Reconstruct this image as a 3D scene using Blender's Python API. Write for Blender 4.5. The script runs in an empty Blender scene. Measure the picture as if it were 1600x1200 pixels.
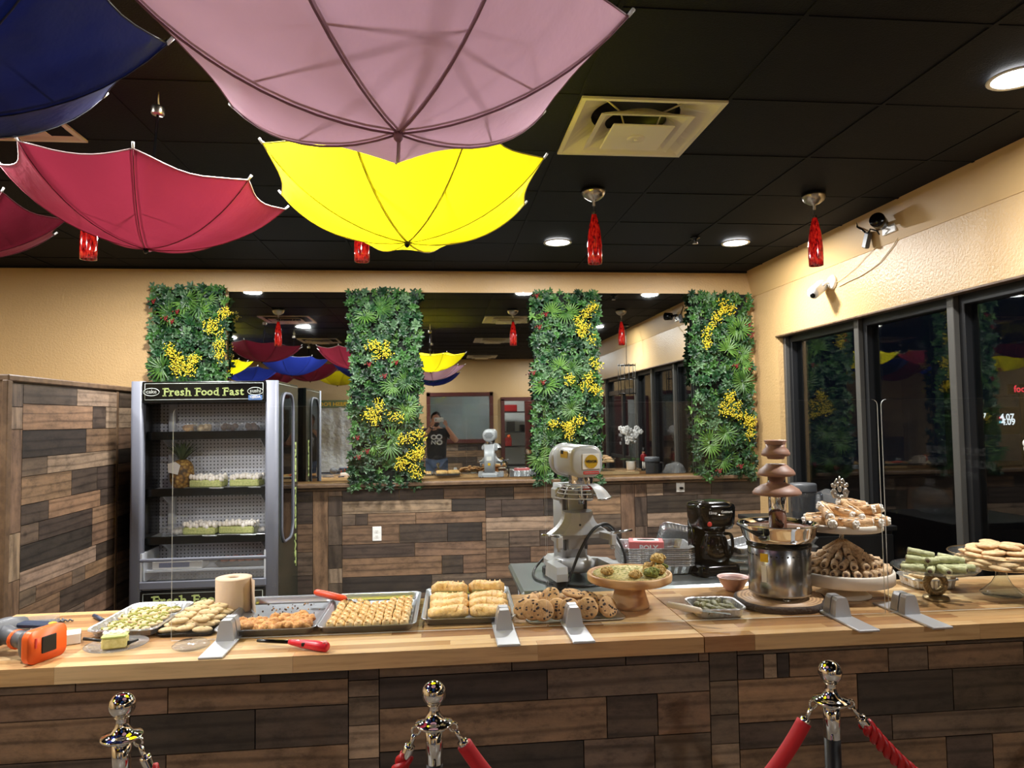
import bpy, bmesh, math, random
from mathutils import Vector, Matrix, Euler, noise
SC = bpy.context.scene
COL = SC.collection
R = math.radians
PI = math.pi

# ------------------------------------------------------------------ camera
F_PX, EYE = 1110.0, 1.62            # focal length in pixels of the 1600 px wide frame, eye height
def cam_axes(yaw, pitch, roll):
    cy, sy, cp, sp = math.cos(yaw), math.sin(yaw), math.cos(pitch), math.sin(pitch)
    fwd = Vector((sy*cp, cy*cp, sp)); right = Vector((cy, -sy, 0)); down = -right.cross(fwd)
    c, s = math.cos(roll), math.sin(roll)
    return c*right + s*down, -s*right + c*down, fwd
AX_R, AX_D, AX_F = cam_axes(R(5.9), R(2.8), R(0.8))
cd = bpy.data.cameras.new('camera'); cam = bpy.data.objects.new('camera', cd); COL.objects.link(cam)
cd.sensor_width = 36; cd.lens = 36*F_PX/1600; cd.clip_start = 0.03; cd.clip_end = 200
_m = Matrix((AX_R, -AX_D, -AX_F)).transposed().to_4x4(); _m.translation = (0, 0, EYE)
cam.matrix_world = _m
SC.camera = cam
# ------------------------------------------------------------------ world, lights, exposure
w = bpy.data.worlds.new('night'); SC.world = w; w.use_nodes = True
w.node_tree.nodes['Background'].inputs[0].default_value = (.010, .013, .022, 1)
w.node_tree.nodes['Background'].inputs[1].default_value = .35
SC.view_settings.view_transform = 'Standard'; SC.view_settings.look = 'None'
SC.view_settings.exposure = 0.62; SC.view_settings.gamma = 1; SC.view_settings.use_curve_mapping = False
CEIL = 2.893
LAMP_W = 36.0                       # watts of each recessed downlight
LAMP_COL = (1.0, .985, .965)
LAMPS = [(-1.79, 5.0), (-.43, 5.0), (.865, 5.02), (2.18, 4.97), (-1.79, 2.45), (-.43, 2.45), (2.2, 2.43),
         (-3.07, 1.2), (-3.07, 3.6), (-3.07, 0.0), (-.43, -1.8), (2.18, -1.8)]
SC.cycles.use_denoising = True
SC.cycles.max_bounces = 10; SC.cycles.transparent_max_bounces = 16; SC.cycles.glossy_bounces = 6
SC.cycles.transmission_bounces = 8; SC.cycles.diffuse_bounces = 4
SC.cycles.sample_clamp_indirect = 6; SC.cycles.caustics_reflective = False; SC.cycles.caustics_refractive = False

# ------------------------------------------------------------------ unprojection on real planes (survey of the place)
def ray(px, py): return AX_R*((px-800)/F_PX) + AX_D*((py-600)/F_PX) + AX_F
def on_y(px, py, Y):
    d = ray(px, py); t = Y/d.y; return Vector((d.x*t, Y, EYE+d.z*t))
def on_x(px, py, X):
    d = ray(px, py); t = X/d.x; return Vector((X, d.y*t, EYE+d.z*t))
def on_z(px, py, Z):
    d = ray(px, py); t = (Z-EYE)/d.z; return Vector((d.x*t, d.y*t, Z))

# ------------------------------------------------------------------ materials
def C(r, g, b):
    f = lambda u: (u/255/12.92) if u <= 10.3 else ((u/255+.055)/1.055)**2.4
    return (f(r), f(g), f(b), 1)
MATS = {}
class NT:
    def __init__(s, name):
        s.m = bpy.data.materials.new(name); s.m.use_nodes = True; s.t = s.m.node_tree
        s.p = s.t.nodes['Principled BSDF']; s.out = s.t.nodes['Material Output']; MATS[name] = s.m
    def n(s, typ, **kw):
        k = s.t.nodes.new(typ)
        for a, v in kw.items():
            if a.startswith('i_'): k.inputs[a[2:].replace('_', ' ')].default_value = v
            else: setattr(k, a, v)
        return k
    def l(s, a, b): s.t.links.new(a, b)
    def coord(s, which='Object', scale=(1, 1, 1)):
        if which == 'World':
            c = s.n('ShaderNodeNewGeometry').outputs['Position']
        else: c = s.n('ShaderNodeTexCoord').outputs[which]
        mp = s.n('ShaderNodeMapping'); mp.inputs['Scale'].default_value = scale
        s.l(c, mp.inputs['Vector']); return mp.outputs['Vector']
    def noise(s, vec, scale, detail=3, rough=.5, out='Fac'):
        k = s.n('ShaderNodeTexNoise'); k.inputs['Scale'].default_value = scale; k.inputs['Detail'].default_value = detail
        k.inputs['Roughness'].default_value = rough; s.l(vec, k.inputs['Vector']); return k.outputs[out]
    def ramp(s, fac, stops):
        k = s.n('ShaderNodeValToRGB'); e = k.color_ramp.elements
        while len(e) > 1: e.remove(e[-1])
        e[0].position, e[0].color = stops[0]
        for p, c in stops[1:]:
            x = e.new(p); x.color = c
        s.l(fac, k.inputs['Fac']); return k.outputs['Color']
    def mix(s, a, b, fac, mode='MIX'):
        k = s.n('ShaderNodeMix', data_type='RGBA', blend_type=mode)
        for sock, v in ((k.inputs[6], a), (k.inputs[7], b), (k.inputs[0], fac)):
            if hasattr(v, 'links'): s.l(v, sock)
            else: sock.default_value = v
        return k.outputs[2]
    def bump(s, h, strength=.2, dist=.01):
        k = s.n('ShaderNodeBump'); k.inputs['Strength'].default_value = strength; k.inputs['Distance'].default_value = dist
        s.l(h, k.inputs['Height']); s.l(k.outputs['Normal'], s.p.inputs['Normal'])
    def set(s, col=None, rough=None, metal=None, **kw):
        if col is not None:
            if hasattr(col, 'links'): s.l(col, s.p.inputs['Base Color'])
            else: s.p.inputs['Base Color'].default_value = col
        if rough is not None:
            if hasattr(rough, 'links'): s.l(rough, s.p.inputs['Roughness'])
            else: s.p.inputs['Roughness'].default_value = rough
        if metal is not None: s.p.inputs['Metallic'].default_value = metal
        for k, v in kw.items(): s.p.inputs[k.replace('_', ' ')].default_value = v
        return s.m

def simple(name, col, rough=.5, metal=0, var=.12, scale=8, bump=0, bscale=60, **kw):
    """a plain surface with a little procedural variation of tone and fine relief"""
    t = NT(name); v = t.coord('Object')
    c2 = tuple(x*(1-var) for x in col[:3])+(1,)
    t.set(t.mix(col, c2, t.noise(v, scale, 4)), rough, metal, **kw)
    if bump: t.bump(t.noise(v, bscale, 4), bump, .01)
    return t.m
def emissive(name, col, power):
    t = NT(name); t.set((0, 0, 0, 1)); t.p.inputs['Emission Color'].default_value = col
    t.p.inputs['Emission Strength'].default_value = power; return t.m
def clear(name, tint=(1, 1, 1, 1), ior=1.5, gain=1.0, rough=0.0, haze=0.0, haze_col=(.8, .8, .8, 1)):
    """thin clear sheet: see-through with a fresnel reflection and optional milky haze"""
    t = NT(name); t.t.nodes.remove(t.p)
    tr = t.n('ShaderNodeBsdfTransparent'); tr.inputs[0].default_value = tint
    gl = t.n('ShaderNodeBsdfGlossy'); gl.inputs['Roughness'].default_value = rough
    lw = t.n('ShaderNodeLayerWeight'); lw.inputs['Blend'].default_value = .5
    pw = t.n('ShaderNodeMath', operation='POWER'); pw.inputs[1].default_value = 5; t.l(lw.outputs['Facing'], pw.inputs[0])
    r0 = ((ior-1)/(ior+1))**2
    ml = t.n('ShaderNodeMath', operation='MULTIPLY_ADD', use_clamp=True); ml.inputs[1].default_value = (1-r0)*min(1, gain); ml.inputs[2].default_value = r0*gain
    t.l(pw.outputs[0], ml.inputs[0])
    base = tr.outputs[0]
    if haze:
        df = t.n('ShaderNodeBsdfDiffuse'); df.inputs[0].default_value = haze_col
        mh = t.n('ShaderNodeMixShader'); mh.inputs[0].default_value = haze
        t.l(tr.outputs[0], mh.inputs[1]); t.l(df.outputs[0], mh.inputs[2]); base = mh.outputs[0]
    mx = t.n('ShaderNodeMixShader'); t.l(ml.outputs[0], mx.inputs[0]); t.l(base, mx.inputs[1]); t.l(gl.outputs[0], mx.inputs[2])
    t.l(mx.outputs[0], t.out.inputs['Surface']); return t.m

def build_materials():
    # painted wall, orange peel
    t = NT('wall_paint'); v = t.coord('World')
    t.set(t.mix(C(201, 168, 119), C(193, 159, 109), t.noise(v, 1.5, 4)), .34)
    t.bump(t.noise(v, 60, 4, .6), .4, .012)
    t = NT('soffit_paint'); v = t.coord('World')
    t.set(t.mix(C(200, 166, 112), C(193, 158, 105), t.noise(v, 1.5, 4)), .5); t.bump(t.noise(v, 90, 3), .06, .01)
    # ceiling tile
    t = NT('ceiling_black'); v = t.coord('World')
    t.set(t.mix(C(25, 26, 30), C(20, 21, 25), t.noise(v, 5, 5)), .8, Specular_IOR_Level=.12); t.bump(t.noise(v, 160, 3), .25, .01)
    simple('grid_black', C(23, 23, 26), .65)
    # reclaimed wood, tone from the object colour
    for nm, sc in (('wood_plank', (1.8, 1.8, 17)), ('wood_plank_upright', (17, 17, 1.8))):
        t = NT(nm); oi = t.n('ShaderNodeObjectInfo')
        g = t.n('ShaderNodeNewGeometry')
        add = t.n('ShaderNodeVectorMath', operation='ADD'); t.l(g.outputs['Position'], add.inputs[0])
        cmb = t.n('ShaderNodeCombineXYZ')
        ml = t.n('ShaderNodeMath', operation='MULTIPLY'); ml.inputs[1].default_value = 37; t.l(oi.outputs['Random'], ml.inputs[0])
        for k in range(3): t.l(ml.outputs[0], cmb.inputs[k])
        t.l(cmb.outputs[0], add.inputs[1])
        mp = t.n('ShaderNodeMapping'); mp.inputs['Scale'].default_value = sc; t.l(add.outputs[0], mp.inputs['Vector'])
        n1 = t.noise(mp.outputs[0], 1.6, 7, .68)
        mp2 = t.n('ShaderNodeMapping'); mp2.inputs['Scale'].default_value = tuple(max(3.5, x*.4) for x in sc); t.l(add.outputs[0], mp2.inputs['Vector'])
        n2 = t.noise(mp2.outputs[0], 2.4, 9, .78)
        wv = t.n('ShaderNodeTexWave', wave_type='BANDS', bands_direction='Z' if sc[2] > 5 else 'DIAGONAL')
        wv.inputs['Scale'].default_value = .33; wv.inputs['Distortion'].default_value = 7; wv.inputs['Detail'].default_value = 3
        wv.inputs['Detail Scale'].default_value = .8
        t.l(mp.outputs[0], wv.inputs['Vector'])
        a = t.ramp(n1, [(.3, (.7, .68, .66, 1)), (.5, (1, 1, 1, 1)), (.72, (1.22, 1.2, 1.17, 1))])
        b = t.ramp(n2, [(.32, (.42, .4, .39, 1)), (.5, (1, 1, 1, 1)), (.7, (1.38, 1.34, 1.28, 1))])
        c = t.ramp(wv.outputs['Fac'], [(0, (.55, .52, .5, 1)), (.22, (1, 1, 1, 1)), (1, (1.08, 1.06, 1.04, 1))])
        # knots
        vor = t.n('ShaderNodeTexVoronoi'); vor.inputs['Scale'].default_value = 3.2; t.l(add.outputs[0], vor.inputs['Vector'])
        kn = t.ramp(vor.outputs['Distance'], [(0, (.25, .22, .2, 1)), (.045, (.5, .45, .42, 1)), (.075, (1, 1, 1, 1))])
        col = t.mix(oi.outputs['Color'], a, 1.0, 'MULTIPLY'); col = t.mix(col, b, 1.0, 'MULTIPLY')
        col = t.mix(col, c, .9, 'MULTIPLY'); col = t.mix(col, kn, .8, 'MULTIPLY')
        t.set(col, .48); t.bump(n1, .12, .006)
    # butcher block stave, tone from object colour
    t = NT('butcher_block'); oi = t.n('ShaderNodeObjectInfo'); g = t.n('ShaderNodeNewGeometry')
    add = t.n('ShaderNodeVectorMath', operation='ADD'); t.l(g.outputs['Position'], add.inputs[0])
    ml = t.n('ShaderNodeMath', operation='MULTIPLY'); ml.inputs[1].default_value = 53; t.l(oi.outputs['Random'], ml.inputs[0])
    cmb = t.n('ShaderNodeCombineXYZ'); [t.l(ml.outputs[0], cmb.inputs[k]) for k in range(3)]
    t.l(cmb.outputs[0], add.inputs[1])
    mp = t.n('ShaderNodeMapping'); mp.inputs['Scale'].default_value = (2.2, 34, 34); t.l(add.outputs[0], mp.inputs['Vector'])
    n1 = t.noise(mp.outputs[0], 1.7, 6, .62)
    a = t.ramp(n1, [(.3, (.72, .66, .58, 1)), (.5, (1, 1, 1, 1)), (.75, (1.16, 1.14, 1.1, 1))])
    t.set(t.mix(oi.outputs['Color'], a, .9, 'MULTIPLY'), .24); t.bump(n1, .04, .004)
    t.p.inputs['Coat Weight'].default_value = .35; t.p.inputs['Coat Roughness'].default_value = .18
    t = NT('trim_wood'); v = t.coord('World', (3, 3, 3)); n1 = t.noise(v, 6, 6, .6)
    t.set(t.ramp(n1, [(.3, C(76, 58, 43)), (.7, C(112, 88, 65))]), .45)
    t = NT('turned_wood'); v = t.coord('Object', (1, 1, 6)); wv = t.n('ShaderNodeTexWave', wave_type='BANDS', bands_direction='X')
    wv.inputs['Scale'].default_value = 3; wv.inputs['Distortion'].default_value = 9; wv.inputs['Detail'].default_value = 3; t.l(v, wv.inputs['Vector'])
    t.set(t.ramp(wv.outputs['Fac'], [(0, C(176, 128, 82)), (.5, C(214, 170, 118)), (1, C(226, 184, 134))]), .42)
    t = NT('slice_face'); v = t.coord('Object'); wv = t.n('ShaderNodeTexWave', wave_type='RINGS', rings_direction='Z')
    wv.inputs['Scale'].default_value = 22; wv.inputs['Distortion'].default_value = 3.5; wv.inputs['Detail'].default_value = 3; t.l(v, wv.inputs['Vector'])
    t.set(t.ramp(wv.outputs['Fac'], [(0, C(150, 110, 76)), (.5, C(190, 150, 108)), (1, C(205, 168, 124))]), .5)
    simple('bark', C(66, 50, 40), .85, var=.6, scale=60, bump=.8, bscale=70)
    simple('mahogany', C(84, 34, 28), .35, var=.4, scale=9)
    # metals
    simple('chrome', C(225, 226, 228), .05, 1, var=.04)
    simple('nickel', C(178, 172, 160), .28, 1, var=.15)
    t = NT('steel'); v = t.coord('Object', (60, 60, 3)); n1 = t.noise(v, 2, 3); t.set(t.mix(C(190, 192, 194), C(150, 152, 156), n1), .2, 1)
    simple('table_steel', C(160, 167, 167), .28, .8, var=.2, scale=5)
    simple('pan_metal', C(176, 180, 186), .32, .9, var=.18, scale=14)
    simple('foil', C(206, 209, 212), .28, .75, var=.15, scale=40, bump=.35, bscale=90)
    simple('bracket_metal', C(196, 198, 202), .38, .6, var=.06)
    simple('mullion', C(86, 84, 80), .42, .35, var=.1)
    simple('frame_dark', C(34, 35, 37), .4, .3, var=.2)
    simple('silver_paint', C(184, 187, 190), .34, .1, var=.06)
    simple('bronze', C(150, 128, 92), .32, .9, var=.3, scale=30)
    simple('antique_silver', C(196, 190, 180), .3, .85, var=.4, scale=40)
    # plastics and misc
    simple('black_gloss', C(9, 9, 10), .14, var=.2, Specular_IOR_Level=.3)
    simple('black_satin', C(20, 20, 21), .42, var=.25)
    simple('rubber', C(24, 24, 25), .7, var=.3)
    simple('white_plastic', C(236, 236, 232), .35, var=.04)
    simple('off_white', C(226, 214, 194), .45, var=.06)
    simple('diffuser_white', C(226, 218, 196), .45, var=.12, scale=5)
    simple('stand_cream', C(226, 216, 202), .5, var=.08, scale=20)
    simple('grey_plastic', C(78, 80, 84), .45, var=.1)
    simple('tool_orange', C(232, 92, 22), .4, var=.08)
    simple('spatula_orange', C(228, 72, 26), .4, var=.06)
    simple('tool_navy', C(30, 44, 70), .4, var=.1)
    simple('tool_yellow', C(226, 170, 30), .45, var=.08)
    simple('lighter_red', C(206, 20, 44), .3, var=.08)
    simple('card_white', C(232, 230, 224), .6, var=.05)
    simple('box_red', C(216, 118, 118), .5, var=.12)
    simple('box_blue', C(58, 84, 140), .5, var=.1)
    simple('kraft_paper', C(206, 182, 156), .85, var=.08, scale=30, bump=.1, bscale=120)
    simple('kraft_dark', C(150, 126, 104), .9)
    simple('bowl_pink', C(222, 184, 178), .4, var=.06)
    simple('rope_red', C(172, 12, 20), .42, var=.25, scale=30)
    simple('velvet_red', C(178, 8, 22), .7, var=.12, scale=40, Sheen_Weight=.08, Sheen_Roughness=.4)
    simple('chocolate', C(158, 118, 99), .5, var=.12, scale=10)
    simple('chocolate_dark', C(92, 56, 40), .22, var=.15)
    simple('floor_tile', C(120, 110, 98), .35, var=.2, scale=3)
    simple('asphalt', C(40, 40, 42), .9, var=.3)
    simple('cord_white', C(214, 196, 158), .5)
    simple('kitchen_white', C(222, 224, 222), .5, var=.05)
    simple('label_yellow', C(222, 180, 24), .4, var=.05)
    simple('label_red', C(206, 60, 52), .4)
    simple('label_gold', C(198, 160, 40), .35, var=.12)
    simple('text_black', C(16, 16, 14), .4); simple('text_white', C(235, 235, 235), .5)
    simple('text_green', C(188, 206, 128), .5, var=.05); simple('text_pale', C(196, 204, 196), .5)
    simple('sticker_blue', C(96, 140, 206), .4)
    simple('fridge_grey', C(102, 105, 116), .5, .0, var=.06)
    simple('fridge_liner', C(196, 200, 206), .4, var=.05)
    simple('fridge_black', C(14, 16, 14), .18, var=.2)
    simple('fridge_green', C(30, 40, 32), .25, var=.2)
    simple('header_green', C(88, 108, 66), .4, var=.1)
    t = NT('curtain_white'); v = t.coord('Object'); n1 = t.noise(v, 14, 5); t.set(t.mix(C(222, 224, 226), C(176, 180, 184), n1), .4); t.bump(n1, .8, .04)
    # perforated liner: rows of small dark holes
    t = NT('pegboard'); v = t.coord('World'); sx = t.n('ShaderNodeSeparateXYZ'); t.l(v, sx.inputs[0])
    def frac(o):
        k = t.n('ShaderNodeMath', operation='MULTIPLY'); k.inputs[1].default_value = 1/.0255; t.l(o, k.inputs[0])
        f = t.n('ShaderNodeMath', operation='FRACT'); t.l(k.outputs[0], f.inputs[0])
        s_ = t.n('ShaderNodeMath', operation='SUBTRACT'); s_.inputs[1].default_value = .5; t.l(f.outputs[0], s_.inputs[0])
        q = t.n('ShaderNodeMath', operation='POWER'); q.inputs[1].default_value = 2
        ab = t.n('ShaderNodeMath', operation='ABSOLUTE'); t.l(s_.outputs[0], ab.inputs[0]); t.l(ab.outputs[0], q.inputs[0]); return q.outputs[0]
    sm = t.n('ShaderNodeMath', operation='ADD'); t.l(frac(sx.outputs['X']), sm.inputs[0]); t.l(frac(sx.outputs['Z']), sm.inputs[1])
    t.set(t.ramp(sm.outputs[0], [(.0, C(52, 54, 58)), (.034, C(60, 62, 66)), (.05, C(196, 198, 206))]), .45)
    # fabrics of the umbrellas
    for nm, c in (('fabric_pink', C(240, 192, 214)), ('fabric_yellow', C(246, 232, 24)), ('fabric_red', C(142, 42, 62)),
                  ('fabric_navy', C(21, 33, 98)), ('fabric_maroon', C(104, 22, 40)), ('fabric_blue', C(34, 96, 176))):
        t = NT(nm); v = t.coord('Object'); n1 = t.noise(v, 5, 5, .6)
        t.set(t.mix(c, tuple(x*.86 for x in c[:3])+(1,), n1), .62, Specular_IOR_Level=.22)
        wvn = t.noise(t.coord('Object', (1, 1, 1)), 9, 4, .55); t.bump(wvn, .35, .02)
        tl = t.n('ShaderNodeBsdfTranslucent'); tl.inputs[0].default_value = c
        mx = t.n('ShaderNodeMixShader'); mx.inputs[0].default_value = .26
        t.l(t.p.outputs[0], mx.inputs[1]); t.l(tl.outputs[0], mx.inputs[2]); t.l(mx.outputs[0], t.out.inputs['Surface'])
    for nm, c in (('seam_pink', C(150, 104, 120)), ('seam_yellow', C(170, 150, 20)), ('seam_red', C(120, 30, 48)), ('seam_navy', C(14, 20, 60)), ('seam_maroon', C(80, 14, 24)), ('seam_blue', C(24, 70, 140))):
        simple(nm, c, .6)
    simple('hem_light', C(226, 196, 196), .6)
    # pendant glass
    t = NT('red_glass'); v = t.coord('Object', (1, 1, .28)); n1 = t.noise(v, 120, 4, .65)
    t.set(t.ramp(n1, [(.36, C(70, 4, 8)), (.5, C(196, 22, 22)), (.62, C(226, 50, 34))]), .08)
    t.p.inputs['Coat Weight'].default_value = .6
    t.p.inputs['Transmission Weight'].default_value = .05
    # foliage
    for nm, a, b in (('leaf_green', C(16, 48, 20), C(60, 104, 46)), ('leaf_deep', C(9, 34, 18), C(32, 72, 38)), ('leaf_frond', C(28, 66, 22), C(84, 122, 48)), ('leaf_blue', C(26, 58, 36), C(84, 114, 78))):
        t = NT(nm); oi = t.n('ShaderNodeObjectInfo'); n1 = t.noise(t.coord('World'), 24, 3)
        ad = t.n('ShaderNodeMath', operation='ADD'); t.l(n1, ad.inputs[0])
        ml = t.n('ShaderNodeMath', operation='MULTIPLY_ADD'); ml.inputs[1].default_value = .5; ml.inputs[2].default_value = -.25; t.l(oi.outputs['Random'], ml.inputs[0])
        t.l(ml.outputs[0], ad.inputs[1]); t.set(t.ramp(ad.outputs[0], [(.25, a), (.75, b)]), .45, Specular_IOR_Level=.4)
    simple('flower_yellow', C(226, 204, 48), .6, var=.35, scale=60); simple('berry_red', C(120, 26, 28), .4)
    simple('foliage_back', C(12, 22, 12), .9)
    # mirror and glass
    t = NT('mirror_silver'); v = t.coord('World'); n1 = t.noise(v, 2.5, 6, .7)
    t.set(t.mix(C(222, 226, 224), C(206, 210, 210), n1), t.ramp(n1, [(.55, (.012,)*3+(1,)), (.8, (.05,)*3+(1,))]), 1)
    clear('window_glass', (.62, .66, .68, 1), 1.52, 1.5)
    clear('acrylic', (.988, .992, .99, 1), 1.45, .45, 0.0, .003)
    simple('acrylic_edge', C(214, 218, 214), .3)
    clear('clear_plastic', (.93, .94, .95, 1), 1.45, 1.6, .06, .10)
    clear('clear_glass', (.93, .97, .95, 1), 1.5, 1.8, .02, .04)
    clear('dark_glass', (.10, .11, .11, 1), 1.5, 1.6)
    clear('smoke_plastic', (.45, .48, .52, 1), 1.45, 1.4, .05, .05)
    # food
    def food(nm, a, b, scale=40, rough=.75, bump=.5, bs=120):
        t = NT(nm); v = t.coord('Object'); n1 = t.noise(v, scale, 6, .65)
        t.set(t.ramp(n1, [(.32, a), (.68, b)]), rough); t.bump(t.noise(v, bs, 4), bump, .006); return t.m
    food('dough_pale', C(190, 160, 116), C(224, 202, 160), 30)
    food('sponge_yellow', C(196, 186, 108), C(226, 218, 150), 70)
    food('kunafa_shred', C(222, 208, 160), C(240, 232, 200), 60)
    food('pistachio', C(96, 102, 36), C(172, 170, 84), 150)
    food('cookie_tan', C(176, 128, 78), C(224, 184, 132), 32, bump=.3)
    food('cookie_oat', C(196, 152, 104), C(228, 194, 150), 60, bs=90)
    food('choc_chip', C(40, 24, 18), C(64, 38, 26), 40, .5)
    food('phyllo', C(204, 156, 88), C(246, 222, 166), 55, .5)
    food('phyllo_gold', C(202, 150, 76), C(244, 208, 138), 40, .45)
    food('crumb_gold', C(168, 104, 48), C(230, 176, 108), 70, .7, .8)
    food('roll_nut', C(160, 126, 92), C(228, 200, 162), 90, .8, .8)
    food('roll_dark', C(64, 42, 30), C(96, 66, 46), 80)
    food('roll_green', C(150, 154, 108), C(204, 204, 160), 60)
    food('cream_white', C(226, 218, 206), C(250, 246, 240), 30, .6, .3)
    food('cannoli_shell', C(170, 118, 66), C(236, 200, 152), 28, .6)
    food('grape_leaf', C(66, 68, 38), C(136, 134, 88), 70, .4)
    food('kunafa', C(146, 132, 62), C(226, 212, 150), 110, .7, .8)
    food('nest_green', C(88, 104, 30), C(150, 152, 64), 120, .7, .8); food('nest_gold', C(176, 140, 70), C(222, 190, 120), 110, .7, .8)
    food('cake_green', C(150, 164, 92), C(206, 206, 140), 80)
    food('strudel_fill', C(92, 96, 40), C(150, 132, 70), 120)
    food('meat_red', C(120, 66, 50), C(176, 112, 86), 50)
    t = NT('pineapple_skin'); v = t.coord('Object', (1, 1, 1)); vo = t.n('ShaderNodeTexVoronoi'); vo.inputs['Scale'].default_value = 42; t.l(v, vo.inputs['Vector'])
    t.set(t.ramp(vo.outputs['Distance'], [(.1, C(190, 160, 84)), (.5, C(140, 100, 44)), (.8, C(70, 52, 26))]), .6)
    simple('pineapple_leaf', C(74, 92, 54), .6, var=.4, scale=20)
    # person
    simple('skin', C(206, 150, 122), .5, var=.08); simple('hair_dark', C(30, 22, 18), .7); simple('shirt_black', C(24, 24, 27), .8)
    simple('denim', C(74, 92, 120), .8, var=.2)
    simple('orchid_white', C(240, 238, 236), .6); simple('nut_red', C(150, 24, 28), .4)
    emissive('lamp_lens', (1, .985, .95, 1), 14.0)
    emissive('sign_white', (1, 1, 1, 1), 1.6); emissive('sign_red', (1, .05, .08, 1), 1.4); emissive('sign_cyan', (.3, .9, 1, 1), .8)
    emissive('kitchen_lamp', (1, 1, .97, 1), 26)
build_materials()
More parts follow.
